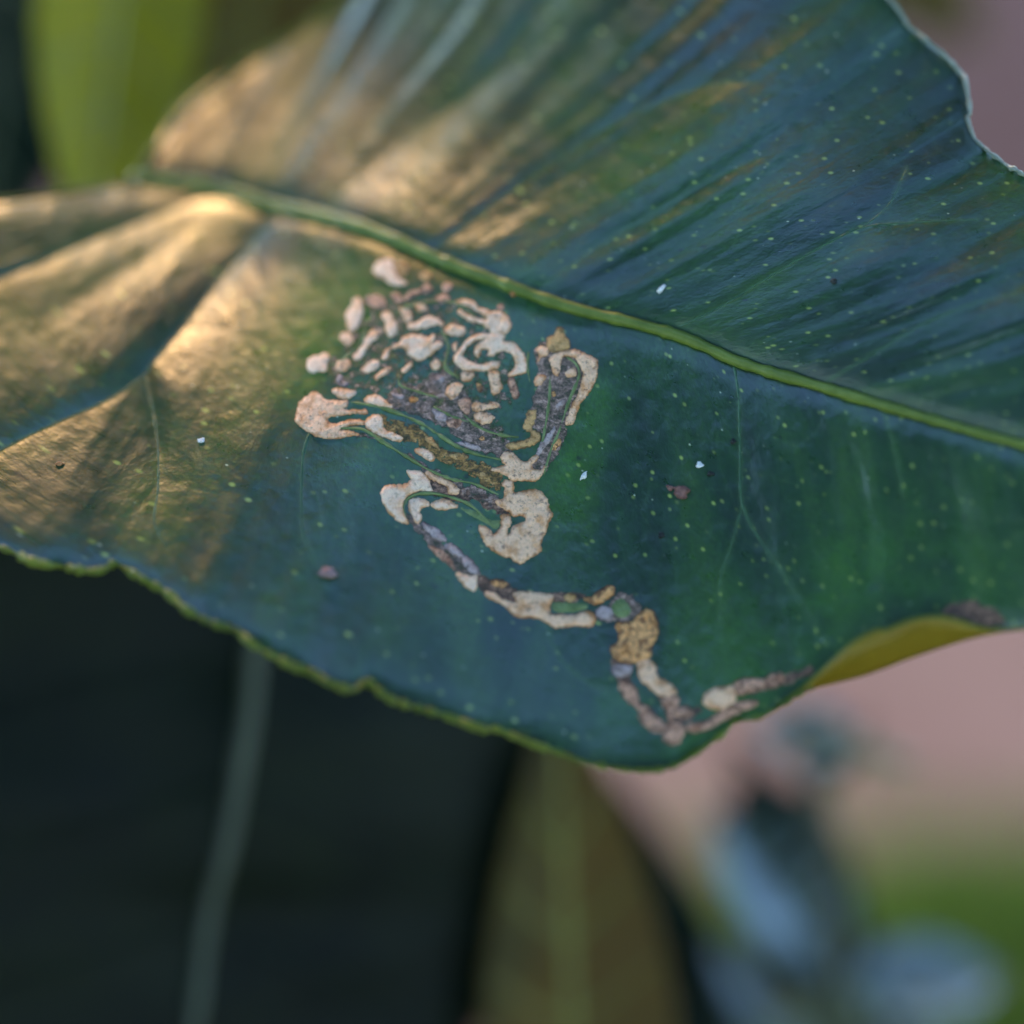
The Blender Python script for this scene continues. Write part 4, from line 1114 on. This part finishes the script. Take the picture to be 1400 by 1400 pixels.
# olive-brown leaf, lower middle
citrus_leaf('citrus_leaf', 'olive brown leaf pointing up below the mined leaf', at(800, 1850, 1150), at(765, 960, 950), 135 * S * 1.35,
            to_cam(at(850, 1200, 1100)) + Vector((0.25, 0, 0)), M['leaf_olive'], M['rib_olive'], sag=0.02, fold=0.35, petiole_to=tuple(Vector(sp[int(len(sp) * 0.55)])), seed=2, rib_r=0.0008)
# bright backlit leaf, upper left
citrus_leaf('citrus_leaf', 'bright yellow green backlit leaf hanging behind the stalk end', at(215, -420, 1250), at(118, 330, 900), 118 * S * 1.32,
            to_cam(at(150, 100, 1000)) + Vector((0.3, 0, 0)), M['leaf_yellow'], M['rib_olive'], sag=0.0, fold=0.2, petiole_to=tuple(Vector(side_pts[-1])), seed=3, rib_r=0.0008, widest=1.25)
# dull olive leaf between them
citrus_leaf('citrus_leaf', 'dull olive leaf in the gap above the mined leaf base', at(420, -380, 1700), at(290, 260, 1600), 150 * S * 1.45,
            to_cam(at(400, 0, 1600)) + Vector((0.0, 0, 0.4)), M['leaf_olive'], M['rib_olive'], sag=0.0, fold=0.2, petiole_to=tuple(Vector(side_pts[-6])), seed=4, rib_r=0.0008)
# dark leaf behind the bright one
citrus_leaf('citrus_leaf', 'dark leaf almost black behind the bright yellow green leaf', at(100, -500, 1900), at(-60, 420, 1800), 170 * S * 1.5,
            to_cam(at(0, 100, 1800)) + Vector((0.2, 0, -0.3)), M['leaf_dark'], M['rib_pale'], sag=0.0, fold=0.15, petiole_to=tuple(Vector(side_pts[-1])), seed=5, rib_r=0.0007)
# second bush, lower right, far out of focus
t2 = [ground_at(1190, 1900), at(1180, 1650, 2000), at(1160, 1400, 1600), at(1130, 1150, 1450), at(1100, 985, 1350)]
t2[0].z = -0.01
t2s = catmull([tuple(p) for p in t2], 0.01)
t2o = tube('citrus_twig', [Vector(p) for p in t2s], list(np.linspace(0.004, 0.0012, len(t2s))), M['bark'], seg=10)
tag(t2o, 'dark twig carrying the blurred bluish leaves over the path', 'twig')


def n2(x, y, z):
    p = at(x, y, z)
    return min((Vector(q_) for q_ in t2s), key=lambda k: (k - p).length)


SH = [  # base, tip, half width, glossy, facing, label
    ((1165, 1030, 1380), (1035, 985, 1400), 60, 1, (0.0, -0.12, 1), 'small blurred bluish leaf at the twig tip over the path'),
    ((1150, 1330, 1550), (985, 1095, 1630), 84, 1, (0.05, -0.1, 1), 'long blurred pale blue leaf beside the olive brown leaf'),
    ((1140, 1440, 1620), (985, 1275, 1700), 76, 1, (0.0, -0.12, 1), 'blurred blue leaf under the long pale blue leaf'),
    ((1165, 1360, 1590), (1370, 1325, 1630), 72, 1, (0.1, -0.1, 1), 'blurred blue leaf lying over the grass'),
    ((1110, 1075, 1420), (1195, 985, 1460), 48, 0, (0.7, -0.6, -0.1), 'small dark blurred leaf beside the twig tip'),
    ((1010, 1060, 1650), (1180, 1300, 1700), 75, 0, (0.5, -0.8, -0.1), 'dark blurred leaf between the bluish leaves'),
    ((1150, 1260, 1720), (1190, 1560, 1700), 95, 0, (0.3, -0.8, -0.2), 'broad dark blurred leaf at the foot of the bluish leaves'),
    ((1000, 1600, 1800), (790, 990, 1700), 110, 0, (0.5, -0.8, -0.1), 'dark blurred leaf showing behind one side of the olive brown leaf')]
for i, (b_, t_, hw, gl, face, lb_) in enumerate(SH):
    p = at(*b_)
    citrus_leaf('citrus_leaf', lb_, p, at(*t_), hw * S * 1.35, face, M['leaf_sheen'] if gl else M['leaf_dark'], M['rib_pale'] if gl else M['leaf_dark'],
                sag=0.10, fold=0.25, petiole_to=tuple(n2(*b_)), seed=10 + i, rib_r=0.0006)
# olive leaf in the upper right corner
citrus_leaf('citrus_leaf', 'blurred olive green leaf behind the upper right margin', at(1000, -260, 2400), at(1340, 60, 2300), 90 * S * 1.7,
            to_cam(at(1270, 20, 2300)) + Vector((0, 0, 0.5)), M['leaf_olive'], M['rib_olive'], sag=0.0, fold=0.15, petiole_to=tuple(at(900, -330, 2300)), seed=21, rib_r=0.0007)

# ------------------------------------------------------------------ added foliage, out of view: shades the leaf and darkens its reflections
def leaf_cloud(name, c, seed, label):
    r = np.random.default_rng(seed)
    n = len(c)
    a = r.normal(size=(n, 3)); a[:, 2] *= 0.5; a /= np.linalg.norm(a, axis=1)[:, None]
    b_ = r.normal(size=(n, 3)); b_ -= (b_ * a).sum(1)[:, None] * a; b_ /= np.linalg.norm(b_, axis=1)[:, None]
    u = np.cross(a, b_)
    L = r.uniform(0.035, 0.06, n)[:, None]; W_ = L * 0.42
    V = np.stack([c - a * L, c - b_ * W_ + u * W_ * 0.3, c + a * L, c + b_ * W_ + u * W_ * 0.3], 1).reshape(-1, 3)
    k = np.arange(n)[:, None] * 4
    F = np.concatenate([k + np.array([[0, 1, 2]]), k + np.array([[0, 2, 3]])], 0)
    o = mesh_obj(name, V, F, M['added_foliage'], smooth=False)
    o['kind'] = 'stuff'
    o['label'] = label
    o['category'] = 'foliage'


def mat_added_foliage():
    b = NB('added_foliage_green')
    p = b.pbsdf(b.ramp(b.noise(b.obj(), 3.0, 2), [(0.3, (0.02, 0.05, 0.012)), (0.7, (0.05, 0.10, 0.02))]), 0.5, None, 0.3)
    return b.done(p.outputs[0])


M['added_foliage'] = mat_added_foliage()
r_ = np.random.default_rng(5)
n_ = 15000  # near foliage added overhead so the lower blade reflects less sky
z_ = r_.uniform(1.55, 2.5, n_); h_ = z_ - 0.85
x_ = r_.uniform(-2.6, 2.6, n_)
y_ = -0.21 * h_ + 0.07 * h_ * vnoise(x_ / 0.22, z_ / 0.4, 201) + 0.06 * h_ * vnoise(x_ / 0.09, z_ / 0.2, 202) - r_.uniform(0, 1, n_) ** 1.4 * 2.4
leaf_cloud('added_shade_foliage', np.stack([x_, y_, z_], 1), 6, 'added unseen foliage darkening the reflections on the near side of the leaf')
# added far foliage hides the sky from the leaf; gap left for the sun
n_ = 20000
z_ = r_.uniform(1.55, 1.95, n_); h_ = z_ - 0.85
sx = r_.uniform(-2.8, 0.9, n_); sy = r_.uniform(0.22, 1, n_); sy = 0.22 + (sy - 0.22) / 0.78 * np.interp(sx, [-1.4, -0.9], [3.6, 2.7])        # slope of the line of sight from the leaf
keep = (np.hypot(sx - SUN_DIR.x / SUN_DIR.z, sy - SUN_DIR.y / SUN_DIR.z) > 0.36 + 0.10 * vnoise(np.arctan2(sy - 2.06, sx + 0.59) * 2.5, z_ * 3, 211)) & (sy > np.interp(sx, [0.02, 0.16], [0.30, 0.58]) + 0.10 * vnoise(sx * 4, z_ * 2, 212))
leaf_cloud('added_shade_foliage', np.stack([sx * h_, sy * h_, z_], 1)[keep], 7, 'added unseen foliage blocking the far sky, left open towards the sun')
# added foliage: blocks low sky behind the viewpoint; loose sprays break up reflections
n_ = 9000
leaf_cloud('added_shade_foliage', np.stack([r_.uniform(-3, 3, n_), r_.uniform(-2.6, -1.1, n_), r_.uniform(0.1, 2.0, n_)], 1), 8, 'added unseen foliage behind the viewpoint that blocks the low sky')
n_ = 1500
z_ = r_.uniform(1.6, 2.0, n_); h_ = z_ - 0.85
sx = r_.uniform(0.12, 1.3, n_); sy = r_.uniform(0.2, 1.2, n_)
leaf_cloud('added_shade_foliage', np.stack([sx * h_, sy * h_, z_], 1)[vnoise(sx * 5, sy * 5, 221) > -0.1], 9, 'added unseen sprays of foliage that break up the sky reflections')
